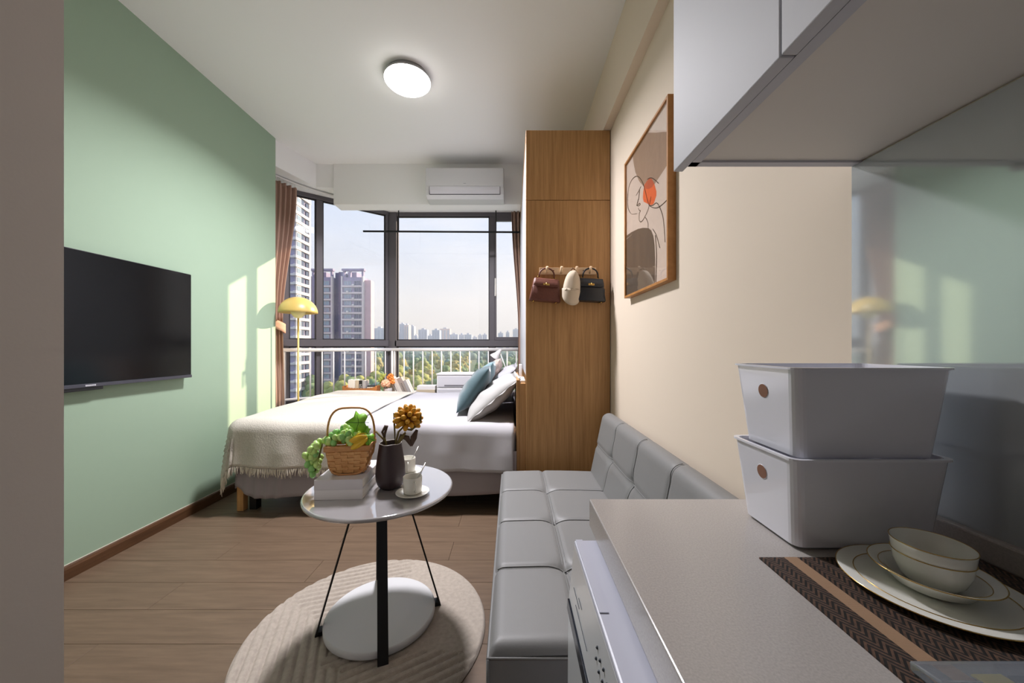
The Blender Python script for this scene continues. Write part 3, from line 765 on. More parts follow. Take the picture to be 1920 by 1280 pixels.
# white reading lamp behind the pillows
rl_ = thing('desk_lamp', 'white adjustable reading lamp standing behind the pillows on the sill', 'lamp', (-0.09, 4.10, SILL_Z))
LW = mat('white lamp enamel', (236, 234, 234), 0.35)
MB().lathe([(0.07, 0), (0.07, 0.012), (0.02, 0.02), (0.008, 0.025)], n=24).build('base', LW, rl_)
MB().tube([(0, 0, 0.02), (0.04, 0.0, 0.30), (-0.045, -0.01, 0.53)], 0.006, 8).build('arm', LW, rl_)
sh = MB().lathe([(0.018, 0.0), (0.024, -0.012), (0.028, -0.035), (0.055, -0.085), (0.058, -0.10)], n=24, cap1=False); so = sh.build('lamp_shade', LW, rl_, solid=0.003)
so.location = (-0.05, -0.01, 0.545); so.rotation_euler = (0, math.radians(38), 0)
MB().ball((-0.045, -0.01, 0.55), 0.018, 10, 7).build('joint', LW, rl_)

# ------------------------------------------------------------------ floor lamp
fl = thing('floor_lamp', 'slim yellow floor lamp with a domed shade at the foot of the bed', 'lamp', (-1.945, 3.30, 0))
YEL = mat('yellow lacquer', (198, 170, 96), 0.35, coat=0.2)
MB().lathe([(0.085, 0), (0.085, 0.012), (0.075, 0.018), (0.010, 0.022)], n=32).build('base', YEL, fl)
MB().tube([(0, 0, 0.02), (0, 0, 1.40)], 0.0075, 10).build('pole', YEL, fl)
dp = [(0.158*math.cos(t), 0.145*math.sin(t)) for t in [PI/2*i/12 for i in range(13)]]
MB().lathe([(r, z+1.402) for r, z in dp], n=40, cap0=False, cap1=False).build('lamp_shade', YEL, fl, solid=0.003)
MB().lathe([(0.010, 1.355), (0.030, 1.362), (0.052, 1.385), (0.060, 1.415), (0.052, 1.45)], n=28, cap0=True).build('inner_bowl', mat('cream lacquer', (236, 222, 160), 0.4), fl)

# ------------------------------------------------------------------ curtains
CUR = mat('tan curtain cloth', (168, 137, 122), 0.9, bump=0.15, bscale=300)
def curtain(root, A, B, zt, zb, wtie, ztie, folds, amp, end_tie, nu=120, nv=60):
    A, B = Vector(A), Vector(B)
    t = (B-A).normalized(); n = Vector((-t.y, t.x))
    def fn(a, c):
        z = zt+(zb-zt)*c
        if z > ztie: k = smooth01((zt-z)/(zt-ztie))
        else: k = 1-0.12*smooth01((ztie-z)/(ztie-zb))
        f = 1-(1-wtie)*k
        s = a*f; am = amp*(0.75+0.25*(1-k))
        w = am*math.sin(folds*2*PI*a+0.4*math.sin(3*z))+am*0.4*math.sin(folds*4.3*PI*a+2*z)
        p = A+t*((B-A).length*s)+n*w
        return (p.x-root.location.x, p.y-root.location.y, z)
    MB().grid(fn, nu, nv).build('drape', CUR, root, solid=0.003)
cl = thing('curtain', 'tan curtain gathered by a tieback at the green wall end of the bay', 'curtain', (-2.20, 3.36, 0))
curtain(cl, (-2.262, 3.285), (-2.128, 3.585), 2.655, 0.51, 0.55, 1.30, 6.0, 0.020, None)
tb_ = MB(); tie = []
for i in range(17):
    a = 2*PI*i/16; c, s_ = math.cos(a), math.sin(a)
    tie.append((-2.262+0.068+0.100*c*0.42+0.040*s_*0.9, 3.285+0.085+0.085*c*0.9-0.035*s_, 1.30-0.035*c))
tb_.grid(lambda a, c: (tie[int(a*16)][0]+2.20, tie[int(a*16)][1]-3.36, tie[int(a*16)][2]+(c-0.5)*0.085), 17, 4)
tb_.build('tieback', mat('peach tieback cloth', (222, 176, 152), 0.85), cl, solid=0.004)
hk = MB().tube([(0, 0, 0), (0, 0, 0.035)], 0.003, 6).build('curtain_hook', mat('white nylon', (236, 234, 230), 0.5), cl)
for i in range(9):
    p = Vector((-2.262, 3.285)).lerp(Vector((-2.128, 3.585)), (i+0.5)/9)
    l = (p.x+2.20, p.y-3.36, 2.655)
    if i == 0: hk.location = l
    else: inst(hk, 'curtain_hook', l, cl)
crt = thing('curtain', 'tan curtain drawn back beside the wardrobe at the right of the window', 'curtain', (0.06, 4.2, 0))
curtain(crt, (0.20, 4.215), (-0.005, 4.20), 2.66, 0.51, 0.62, 1.25, 5.0, 0.022, None, 80)
trk = MB(); tp = [(-2.28, 3.245), (-2.20, 3.43), (-2.126, 3.575), (-2.03, 3.72), (-1.90, 3.85), (-1.70, 3.99), (-1.45, 4.10), (-1.2, 4.17), (-0.9, 4.20), (0.25, 4.21)]
trk.tube([(x, y, 2.699) for x, y in tp], 0.014, 4, 1.0)
tag(trk.build('curtain_track', mat('white track', (226, 224, 222), 0.4)), 'white curved curtain track under the bay ceiling', 'curtain track')
# black drying rod hung behind the beam
dr = thing('drying_rod', 'thin black clothes rod hanging from the ceiling in front of the window', 'rod', (-0.75, 3.95, 2.715))
MB().tube([(-0.87, 0, -0.363), (0.83, 0, -0.373)], 0.0105, 10).build('rod', BLACKM, dr)
for x in (-0.485, 0.575): MB().tube([(x, 0, 0), (x, 0, -0.362)], 0.006, 8).build('hanger', BLACKM, dr)

# ------------------------------------------------------------------ ceiling lamp
LX, LY = -0.712, 2.475
cl_ = thing('ceiling_lamp', 'round white flush ceiling lamp, lit, with a slim grey rim', 'lamp', (LX, LY, H_C))
MB().lathe([(0.135, 0), (0.135, -0.022), (0.150, -0.024), (0.153, -0.040)], n=48, cap1=False).build('rim', mat('grey lamp rim', (168, 166, 168), 0.4), cl_)
MB().lathe([(0.152, -0.036), (0.152, -0.046), (0.140, -0.058), (0.09, -0.063), (0.0, -0.065)], n=48, cap0=False).build('diffuser', mat('lit opal diffuser', (255, 252, 246), 0.5, emit=12.0), cl_)
lt = bpy.data.lights.new('lamp_light', 'AREA'); lt.shape = 'DISK'; lt.size = 0.28; lt.energy = LAMP_POWER; lt.color = (0.97, 0.945, 1.0); lt.spread = math.radians(147)
lo = bpy.data.objects.new('lamp_light', lt); C.objects.link(lo); lo.parent = cl_; lo.location = (0, 0, -0.072)

# ------------------------------------------------------------------ air conditioner
ac_ = thing('air_conditioner', 'white wall-mounted air conditioner on the beam above the window', 'air conditioner', (-0.455, 3.68, 2.53))
ACB = mat('warm white plastic', (208, 207, 208), 0.35)
pf = [(0, 0.29), (-0.165, 0.295), (-0.185, 0.285), (-0.19, 0.25), (-0.19, 0.085), (-0.175, 0.03), (-0.14, 0.004), (0, 0.0)]
MB().xprism(pf, -0.378, 0.378).build('body', ACB, ac_, bevel=0.010, seg=3)
MB().xprism([(-0.189, 0.288), (-0.196, 0.280), (-0.1965, 0.115), (-0.190, 0.110)], -0.372, 0.372).build('front_panel', ACB, ac_, bevel=0.002, seg=1)
MB().xprism([(-0.189, 0.105), (-0.1935, 0.105), (-0.1925, 0.075), (-0.181, 0.040), (-0.176, 0.040), (-0.186, 0.08)], -0.338, 0.338).build('louver', mat('louver plastic', (214, 212, 218), 0.35), ac_)
MB().xprism([(-0.178, 0.039), (-0.1795, 0.039), (-0.1775, 0.034), (-0.176, 0.034)], -0.34, 0.34).box(-0.342, -0.338, -0.193, -0.176, 0.036, 0.106).box(0.338, 0.342, -0.193, -0.176, 0.036, 0.106).build('louver_gap', mat('gap dark', (58, 56, 60), 0.7), ac_)
MB().box(-0.012, 0.012, -0.1975, -0.1963, 0.133, 0.137).build('badge', mat('grey badge', (150, 150, 154), 0.4), ac_)

# ------------------------------------------------------------------ television
tv = thing('television', 'large flat black television hung on the green wall', 'television', (XL, 1.77, 1.23))
MB().box(0.012, 0.046, -0.56, 0.56, -0.325, 0.330).build('casing', mat('black plastic', (18, 18, 20), 0.4), tv, bevel=0.003)
MB().box(0.046, 0.048, -0.556, 0.556, -0.310, 0.326).build('screen', mat('black glass screen', (8, 8, 9), 0.16, spec=0.35), tv)
MB().box(0.046, 0.051, -0.56, 0.56, -0.329, -0.311).build('bottom_bezel', mat('gunmetal bezel', (88, 88, 96), 0.35, metal=0.7), tv, bevel=0.002)
MB().box(0.015, 0.045, -0.28, 0.06, -0.345, -0.326).build('sensor_bar', mat('black plastic', (18, 18, 20), 0.4), tv, bevel=0.002)
bm_ = MB()
for i in range(7): bm_.box(0.051, 0.0516, -0.022+i*0.0065, -0.022+i*0.0065+0.0045, -0.3235, -0.3165)
bm_.build('brand_lettering', mat('white lettering', (220, 220, 226), 0.5), tv)
MB().box(0.001, 0.012, -0.2, 0.2, -0.15, 0.15).build('wall_bracket', BLACKM, tv)

# ------------------------------------------------------------------ framed print
ART = {
'taupe': [(0.327, 0.728), (0.434, 0.665), (0.489, 0.636), (0.544, 0.603), (0.544, 0.475), (0.471, 0.464), (0.405, 0.455), (0.348, 0.46), (0.316, 0.472), (0.265, 0.507), (0.205, 0.559), (0.153, 0.628), (0.124, 0.692), (0.115, 0.728), (0.217, 0.729)],
'orange': [(0.341, 0.509), (0.369, 0.496), (0.4, 0.459), (0.424, 0.413), (0.424, 0.396), (0.414, 0.387), (0.395, 0.372), (0.374, 0.374), (0.343, 0.386), (0.316, 0.403), (0.271, 0.429), (0.26, 0.454), (0.265, 0.481), (0.282, 0.507)],
'rust': [(0.341, 0.509), (0.369, 0.496), (0.4, 0.459), (0.374, 0.454), (0.338, 0.462), (0.299, 0.479), (0.279, 0.498), (0.305, 0.51)],
'umber': [(0.012, 0.345), (0.085, 0.34), (0.192, 0.324), (0.265, 0.306), (0.332, 0.283), (0.364, 0.262), (0.39, 0.229), (0.403, 0.186), (0.409, 0.122), (0.409, 0.064), (0.407, 0.014), (0.012, 0.014)]}
LINES = [[(0.034, 0.566), (0.056, 0.599), (0.099, 0.612), (0.153, 0.605), (0.205, 0.579), (0.253, 0.533), (0.288, 0.48), (0.316, 0.427), (0.332, 0.398), (0.345, 0.382), (0.385, 0.358), (0.434, 0.338), (0.489, 0.331), (0.54, 0.332)],
 [(0.034, 0.566), (0.034, 0.504), (0.056, 0.467), (0.099, 0.433), (0.179, 0.406)], [(0.321, 0.514), (0.364, 0.501), (0.405, 0.474), (0.448, 0.438)], [(0.235, 0.519), (0.205, 0.511), (0.166, 0.503)],
 [(0.219, 0.509), (0.205, 0.472), (0.198, 0.467), (0.179, 0.445), (0.217, 0.444), (0.223, 0.433), (0.192, 0.438)], [(0.198, 0.427), (0.211, 0.411), (0.229, 0.402), (0.217, 0.398), (0.211, 0.388), (0.212, 0.363), (0.232, 0.346), (0.265, 0.345), (0.31, 0.36), (0.338, 0.378), (0.366, 0.414)],
 [(0.288, 0.35), (0.316, 0.325), (0.329, 0.304), (0.327, 0.287)], [(0.345, 0.382), (0.385, 0.368), (0.424, 0.363), (0.452, 0.341), (0.489, 0.287), (0.506, 0.233), (0.515, 0.165)], [(0.385, 0.261), (0.424, 0.222), (0.462, 0.156)], [(0.415, 0.224), (0.424, 0.174), (0.428, 0.119), (0.420, 0.016)]]
pc = thing('framed_print', 'framed abstract line-drawing print with an orange spot on the beige wall', 'picture', (XR, 2.0133, 1.365))
FRW = wood_mat('frame wood', (166, 112, 58), (192, 136, 78), (6, 6, 6), 3, 0.45)
FW, FH, FD = 0.563, 0.745, 0.034
for nm, b in (('frame_side', (-FD, 0, -0.012, 0.0, 0, FH)), ('frame_side', (-FD, 0, -FW, -FW+0.012, 0, FH)), ('frame_rail', (-FD, 0, -FW+0.012, -0.012, 0, 0.012)), ('frame_rail', (-FD, 0, -FW+0.012, -0.012, FH-0.012, FH))):
    MB().box(*b).build(nm, FRW, pc, bevel=0.001, seg=1)
MB().box(-0.024, -0.004, -FW+0.012, -0.012, 0.012, FH-0.012).build('print', mat('blush paper', (224, 204, 188), 0.8, var=0.03, vscale=30), pc)
ac_cols = {'taupe': (164, 136, 112), 'orange': (238, 100, 28), 'rust': (196, 82, 34), 'umber': (96, 80, 64)}
for i, (k, pts) in enumerate(ART.items()):
    x = -0.0242-0.0002*i
    MB().add([(x, -min(max(a, 0.0125), FW-0.0125), min(z, FH-0.0125)) for a, z in pts], [tuple(range(len(pts)))]).build('painted_shape', mat('print '+k, ac_cols[k], 0.8, var=0.05, vscale=40), pc)
INK = mat('print ink', (52, 40, 34), 0.8)
for ln in LINES:
    sm = []
    for i in range(len(ln)-1):
        p0, p1, p2, p3 = [Vector(ln[min(max(j, 0), len(ln)-1)]) for j in (i-1, i, i+1, i+2)]
        for q in range(4):
            t = q/4; sm.append(0.5*((2*p1)+(p2-p0)*t+(2*p0-5*p1+4*p2-p3)*t*t+(3*p1-p0-3*p2+p3)*t**3))
    sm.append(Vector(ln[-1]))
    MB().tube([(-0.0255, -p.x, p.y) for p in sm], 0.0016, 4, 0.5).build('ink_line', INK, pc)
MB().tube([(-0.0255, -0.014, 0.326), (-0.0255, -0.10, 0.322)], 0.0015, 4).build('ink_line', mat('print white', (232, 218, 204), 0.8), pc)
MB().box(-0.031, -0.0295, -FW+0.012, -0.012, 0.012, FH-0.012).build('glazing', pane_mat('picture glass', (0.99, 0.99, 0.99), 1.0), pc)

# ------------------------------------------------------------------ sofa
so_ = thing('sofa', 'light grey leather sofa bed with tufted seat and back along the beige wall', 'sofa', (0.30, 1.585, 0))
LEA = mat('light grey leather', (126, 126, 125), 0.5, bump=0.12, bscale=350)
SZ, SY0, SY1, SX0, SX1 = 0.335, 0.925, 2.247, -0.060, 0.505
yl = [1.26, 1.595, 1.93]; xm = 0.185
def seams(u, v, ul, vl, wd=0.010, dp=0.010, tuft=0.016):
    d = 0.0
    for a in ul: d += dp*math.exp(-((u-a)/wd)**2)
    for b in vl: d += dp*math.exp(-((v-b)/wd)**2)
    for a in ul:
        for b in vl: d += tuft*math.exp(-(((u-a)**2+(v-b)**2)/0.035**2))
    return d
def seatf(a, c):
    x = SX0+(SX1-SX0)*a; y = SY0+(SY1-SY0)*c
    e = min(x-SX0, SX1-x, y-SY0, SY1-y); r = 0.035
    z = SZ-(r-math.sqrt(max(0, r*r-(r-min(e, r))**2)))*0.8
    return (x-0.30, y-1.585, z-seams(x, y, [xm], yl)+0.006*math.sin(PI*a))
sb = MB().grid(seatf, 70, 150)
n0 = len(sb.v)
sb.box(SX0-0.30, SX1-0.30, SY0-1.585, SY1-1.585, 0.14, SZ-0.026)
sb.build('seat', LEA, so_)
pipe = MB(); rect = [(SX0-0.30, SY0-1.585), (SX1-0.30, SY0-1.585)]
pipe.tube([(SX0-0.302, SY1-1.585, SZ-0.030), (SX0-0.302, SY0-1.587, SZ-0.030), (SX1-0.30, SY0-1.587, SZ-0.030)], 0.0045, 6).build('piping', LEA, so_)
MB().tube([(SX0-0.302, SY0-1.587, 0.145), (SX0-0.302, SY0-1.587, SZ-0.03)], 0.004, 6).build('piping', LEA, so_)
MB().box(SX0-0.28, SX1-0.30, SY0-1.565, SY1-1.605, 0.085, 0.14).build('base', mat('dark sofa base', (52, 50, 50), 0.7), so_)
# back cushion: a leaning slab, its face in (along y, up the slope)
BB, BT = Vector((0.475, 0, 0.30)), Vector((0.560, 0, 0.700))
bd_ = (BT-BB); bl_ = bd_.length; bdir = bd_/bl_; bn = Vector((-bdir.z, 0, bdir.x))
def backf(a, c):
    s = c; y = SY0+(SY1-SY0)*a
    t = 0.0
    # path: front face up, round the top, down the back
    R = 0.045; Lf = bl_-R
    tot = Lf+PI*R+Lf; q = s*tot
    ey = min(y-SY0, SY1-y); rr = 0.03; sh_ = (rr-math.sqrt(max(0, rr*rr-(rr-min(ey, rr))**2)))
    if q < Lf:
        p = BB+bdir*q; nrm = bn; d = seams(y, q, yl, [0.20])*min(1, q/0.05)*smooth01((Lf-q)/0.05+0.3)
    elif q < Lf+PI*R:
        an = (q-Lf)/R; cen = BB+bdir*Lf-bn*R; nrm = bn*math.cos(an)+bdir*math.sin(an); p = cen+nrm*R; d = 0.4*sum(0.010*math.exp(-((y-b)/0.010)**2) for b in yl)*math.cos(an/2)
    else:
        p = BB+bdir*(Lf-(q-Lf-PI*R))-bn*2*R; nrm = -bn; d = 0
    p = p-nrm*(d+sh_*0.9)
    return (p.x-0.30, y-1.585, p.z)
bk = MB().grid(backf, 150, 60)
for e in (0, 149):
    idx = [j*150+e for j in range(60)]; bk.f.append(idx if e else idx[::-1]); bk.m.append(0); bk.sm.append(False)
bk.build('backrest', LEA, so_)
def seam_on(fn, path, nm):
    """paired stitched piping either side of a seam, on the cushion skin"""
    for o in (-0.006, 0.006):
        MB().tube([fn(p, o) for p in path], 0.0022, 5).build(nm, LEA, so_)
def seat_pt(x, y): 
    a = (x-SX0)/(SX1-SX0); c = (y-SY0)/(SY1-SY0); v = seatf(a, c); return (v[0], v[1], v[2]+0.001)
N_ = 40
seam_on(lambda t, o: seat_pt(xm+o, SY0+0.02+(SY1-SY0-0.04)*t), [i/N_ for i in range(N_+1)], 'stitched_seam')
for y in yl: seam_on(lambda t, o, y=y: seat_pt(SX0+0.01+(SX1-SX0-0.03)*t, y+o), [i/30 for i in range(31)], 'stitched_seam')
for y in yl: seam_on(lambda t, o, y=y: backf((y+o-SY0)/(SY1-SY0), 0.03+0.46*t), [i/30 for i in range(31)], 'stitched_seam')
seam_on(lambda t, o: backf(0.02+0.96*t, (0.20+o)/(2*(bl_-0.045)+PI*0.045)), [i/60 for i in range(61)], 'stitched_seam')
for x, y in ((SX0+0.06, SY0+0.1), (SX0+0.06, SY1-0.1), (SX1-0.06, SY0+0.1), (SX1-0.06, SY1-0.1)):
    MB().tube([(x-0.30, y-1.585, 0), (x-0.30, y-1.585, 0.09)], 0.02, 12).build('leg', BLACKM, so_)

# ------------------------------------------------------------------ rug
RUGC, RR = (-0.552, 1.409), 0.447
rg = MB(); NR, NT = 90, 220
def rugh(x, y):
    # carved sand-garden lines in three fields
    def lines(ax, ay, w): return 0.5+0.5*math.cos(2*PI*(x*ax+y*ay)/w)
    g = 0.0
    if y > 0.0-0.55*(x+0.15) and x < 0.06: g = lines(-0.34, 0.94, 0.030)**4
    elif x < -0.10 or (y < -0.18 and x < -0.02): g = lines(0.93, 0.36, 0.034)**4
    elif y < -0.12: g = lines(-0.50, 0.86, 0.032)**4
    return g
vs = [(0, 0, 0.014)]; fs = []
for j in range(1, NR+1):
    r = RR*j/NR
    for i in range(NT):
        a = 2*PI*i/NT; x, y = r*math.cos(a), r*math.sin(a); e = (RR-r)/0.012
        z = 0.014-0.010*rugh(x, y)
        if e < 1: z = 0.002+(z-0.002)*math.sqrt(max(0, 1-(1-e)**2))
        vs.append((x, y, z))
for i in range(NT): fs.append((0, 1+i, 1+(i+1) % NT))
for j in range(NR-1):
    for i in range(NT):
        k = (i+1) % NT; b = 1+j*NT; fs.append((b+i, b+NT+i, b+NT+k, b+k))
rg.add(vs, fs, True)
rug = rg.build('round_rug', mat('oatmeal wool pile', (176, 165, 153), 0.98, bump=1.0, bscale=450, var=0.10, vscale=60)); rug.location = (RUGC[0], RUGC[1], 0.001)
tag(rug, 'round oatmeal rug with carved lines under the small table', 'rug')

# ------------------------------------------------------------------ side table
TC = Vector((-0.522, 1.450, 0)); TA = math.radians(21.0); TZ = 0.540; FLZ = 0.015
st_ = thing('side_table', 'small round white side table with slanting black legs on the rug', 'table', (TC.x, TC.y, FLZ))
TOPW = mat('glossy white lacquer', (160, 157, 158), 0.05, coat=1.0, spec=1.0)
TOPW.node_tree.nodes['Principled BSDF'].inputs['Coat IOR'].default_value = 2.1
MB().lathe([(0.272, 0), (0.279, 0.003), (0.281, 0.008), (0.279, 0.014), (0.274, 0.016)], n=96, cz=TZ-0.016-FLZ).build('table_top', TOPW, st_)
MB().lathe([(0.205, 0), (0.209, 0.004), (0.209, 0.022), (0.204, 0.026)], n=80, cz=0.006).build('base_disc', mat('matt white board', (206, 206, 207), 0.5), st_)
for k in range(4):
    a = TA+k*PI/2+PI; d = Vector((math.cos(a), math.sin(a), 0)); tn = Vector((-d.y, d.x, 0))
    lg = MB().bar(d*0.232+Vector((0, 0, 0)), d*0.088+Vector((0, 0, TZ-0.016-FLZ)), 0.006, 0.036, up=tn)
    lg.bar(d*0.203+Vector((0, 0, 0.0085)), d*0.231+Vector((0, 0, 0.0085)), 0.034, 0.016)
    lg.build('leg', BLACKM, st_, bevel=0.0008, seg=1)
# two white books
def book(label, x, y, z, w, d, h, rz, cover, pages, name='book', rot=None, group=None, title=None, tc=None, tsize=0.02, flip=False):
    r = thing(name, label, 'book', (x, y, z), rz, group)
    if rot: r.rotation_euler = rot
    t = 0.0022
    cm = MB().box(-w/2, w/2, -d/2, d/2, 0, t).box(-w/2, w/2, -d/2, d/2, h-t, h).box(-w/2, w/2, -d/2, -d/2+t, t, h-t)
    cm.build('cover', cover, r, bevel=0.0008, seg=1)
    MB().box(-w/2+0.004, w/2-0.004, -d/2+t, d/2-0.004, t, h-t).build('pages', pages, r)
    if title: text(title, 'spine_title', tsize, tc, r, (0, -d/2-0.0003, h/2), (PI/2, PI if flip else 0, 0), 0.0003)
    return r
PAPER = mat('book paper', (236, 230, 220), 0.9, stretch=(1, 1, 60), var=0.05, vscale=8); COVW = mat('white book cover', (232, 228, 228), 0.4); COVG = mat('pale grey book cover', (214, 210, 212), 0.4)
GLDP = mat('gold page edge', (176, 142, 60), 0.5)
book('lower of two white books stacked on the side table', -0.640, 1.440, TZ, 0.172, 0.232, 0.036, math.radians(3), COVW, PAPER)
book('upper white book under the fruit basket on the side table', -0.642, 1.438, TZ+0.036, 0.172, 0.228, 0.037, math.radians(4), COVG, PAPER)
# fruit basket
BZ = TZ+0.073
bk_ = thing('fruit_basket', 'small woven splint basket with a tall hoop handle on the white books', 'basket', (-0.632, 1.425, BZ), math.radians(9))
SPL = wood_mat('woven splint', (204, 144, 86), (234, 186, 126), (5, 5, 18), 6, 0.5)
SPL2 = wood_mat('splint rim', (180, 124, 74), (210, 156, 102), (5, 5, 18), 6, 0.45)
bw0, bw1, bd0, bd1, bh = 0.058, 0.080, 0.042, 0.056, 0.110
body = MB().box(-bw0, bw0, -bd0, bd0, 0.004, 0.010)
def wall_cells(side):
    mb = MB(); rows_, cols_ = 7, 6
    for r in range(rows_):
        z0, z1 = 0.006+(bh-0.028)*r/rows_, 0.006+(bh-0.028)*(r+1)/rows_-0.001
        for c in range(cols_):
            pr_ = 0.0034 if (r+c) % 2 else 0.0002
            vsx = []
            for z in (z0, z1):
                f = z/bh; w = bw0+(bw1-bw0)*f; d = bd0+(bd1-bd0)*f
                for cc in (c, c+1):
                    u = -1+2*cc/cols_
                    for o in (-0.0025, pr_):
                        if side in ('f', 'b'):
                            s = -1 if side == 'f' else 1; vsx.append((u*w, s*(d+o), z))
                        else:
                            s = -1 if side == 'l' else 1; vsx.append((s*(w+o), u*d, z))
            mb.add(vsx, [(0,2,3,1), (4,5,7,6), (1,3,7,5), (0,4,6,2), (0,1,5,4), (2,6,7,3)])
    return mb
body.build('bottom', SPL, bk_)
for sd in 'fblr': wall_cells(sd).build('woven_side', SPL, bk_)
zr0, zr1 = bh-0.020, bh
for s in (-1, 1):
    MB().box(-bw1-0.003, bw1+0.003, s*bd1-0.003, s*bd1+0.004 if s > 0 else s*bd1+0.003, zr0, zr1).build('rim_band', SPL2, bk_, bevel=0.001)
    MB().box(s*bw1-0.003, s*bw1+0.003, -bd1, bd1, zr0, zr1).build('rim_band', SPL2, bk_, bevel=0.001)
hp = []
for i in range(41):
    a = 2*PI*i/40
    sx = math.copysign(abs(math.cos(a))**0.55, math.cos(a)); sz = math.copysign(abs(math.sin(a))**0.75, math.sin(a))
    zz_ = 0.124+0.122*sz; hp.append((0.088*sx*(1.0 if sz > -0.5 else 0.93), -0.056+0.056*min(1, zz_/0.10), zz_))
MB().tube(hp, 0.0048, 8, 0.85, up=(0, 1, 0), caps=False).build('hoop_handle', SPL2, bk_)
# grapes, leaves, yellow fruit
gr = thing('grape_bunch', 'bunch of pale green grapes spilling over the left rim of the basket', 'grapes', (-0.66, 1.42, BZ+0.10))
GRM = mat('green grape skin', (186, 218, 128), 0.25, sss=0.12, var=0.2, vscale=30); GRM2 = mat('deep green grape skin', (138, 196, 112), 0.25, sss=0.12, var=0.2, vscale=30)
rg_ = random.Random(11)
g1 = MB().ball((0, 0, 0), 0.0125, 12, 8, (0.92, 0.92, 1.15)); me1 = g1.mesh('grape', GRM); g2 = MB().ball((0, 0, 0), 0.0125, 12, 8, (0.92, 0.92, 1.15)); me2 = g2.mesh('grape', GRM2)
def grape(x, y, z, k):
    o = bpy.data.objects.new('grape', me1 if k else me2); C.objects.link(o); o.parent = gr; o.location = (x, y, z); o.rotation_euler = (rg_.uniform(-.5, .5), rg_.uniform(-.5, .5), 0)
for i in range(84):   # heap inside the basket
    a = rg_.uniform(-1, 1); b = rg_.uniform(-1, 1)
    h = 0.078*(1-0.55*a*a)*(1-0.4*b*b)
    grape(0.012+a*0.062, b*0.042, -0.004+h*rg_.uniform(0.35, 1.0), rg_.random() < 0.62)
for i in range(48):   # tail hanging outside on the left
    t = i/47; w = 0.040*(1-0.55*t)
    grape(-0.066-0.030*math.sin(min(1, t*2.2)*PI/2)-0.006+rg_.uniform(-w, w)*0.75, -0.025+rg_.uniform(-w, w)*0.8, 0.022-0.120*t+rg_.uniform(-.006, .006), rg_.random() < 0.8)
MB().tube([(0.04, 0, 0.0), (0.0, 0, 0.03), (-0.07, -0.02, 0.02), (-0.095, -0.025, -0.09)], 0.003, 6).build('stalk', mat('grape stalk', (120, 110, 60), 0.7), gr)
LEAFG = mat('vine leaf', (140, 204, 60), 0.45, sss=0.1, var=0.2, vscale=40)
def vine_leaf(loc_, rot_, s):
    pts = [(0, 0), (0.32, -0.12), (0.52, 0.10), (0.42, 0.32), (0.62, 0.55), (0.30, 0.62), (0.0, 1.05), (-0.28, 0.62), (-0.60, 0.52), (-0.42, 0.30), (-0.50, 0.08), (-0.30, -0.12)]
    mb = MB(); c = (0, 0.35, 0.06)
    mb.add([c]+[(x, y, -0.10*(abs(x))+0.02*math.sin(9*y)) for x, y in pts], [(0, 1+i, 1+(i+1) % len(pts)) for i in range(len(pts))], True)
    mb.v = [(x*s, y*s, z*s) for x, y, z in mb.v]
    o = mb.build('leaf', LEAFG, gr, solid=0.0008); ax_ = Vector(rot_[0]).normalized(); ay_ = Vector(rot_[1]); ay_ = (ay_-ax_*ay_.dot(ax_)).normalized(); az_ = ax_.cross(ay_)
    o.matrix_local = Matrix.Translation(loc_) @ Matrix((ax_, ay_, az_)).transposed().to_4x4()
    vn = MB().tube([(0, -0.2*s, -0.02*s), (0, 0.35*s, 0.065*s), (0, 0.95*s, 0.01*s)], 0.0010, 5).tube([(0, 0.3*s, 0.064*s), (0.4*s, 0.45*s, -0.02*s)], 0.0008, 5).tube([(0, 0.3*s, 0.064*s), (-0.4*s, 0.45*s, -0.02*s)], 0.0008, 5)
    vn.build('vein', mat('leaf vein', (44, 96, 30), 0.6), o)
vine_leaf((0.089, -0.012, 0.091), ((0, 0.15, 1), (-1, 0, 0.12)), 0.074)
vine_leaf((0.110, -0.03, 0.048), ((-1, -0.3, 0), (0.1, -0.2, -1)), 0.044)
vine_leaf((0.085, -0.01, 0.066), ((0.7, 0, 0.7), (0.5, -0.3, -0.6)), 0.040)
yf = thing('star_fruit', 'yellow ribbed fruit lying in the right side of the basket', 'fruit', (-0.592, 1.395, BZ+0.118))
yf.rotation_euler = (math.radians(15), math.radians(62), math.radians(12))
YFM = mat('yellow fruit skin', (228, 186, 40), 0.35, sss=0.2, var=0.12, vscale=30)
ymb = MB()
def yff(a, c):
    th = 2*PI*a; ph = PI*c; rr = math.sin(ph)**0.8*(0.55+0.45*abs(math.cos(2.5*th))**0.8)
    return (0.033*rr*math.cos(th), 0.033*rr*math.sin(th), -0.047*math.cos(ph))
ymb.grid(yff, 40, 16, closed_u=True); ymb.build('fruit_body', YFM, yf)
MB().tube([(0, 0, 0.045), (0.002, 0, 0.055)], 0.003, 6).build('stem', mat('fruit stem', (150, 116, 60), 0.7), yf)
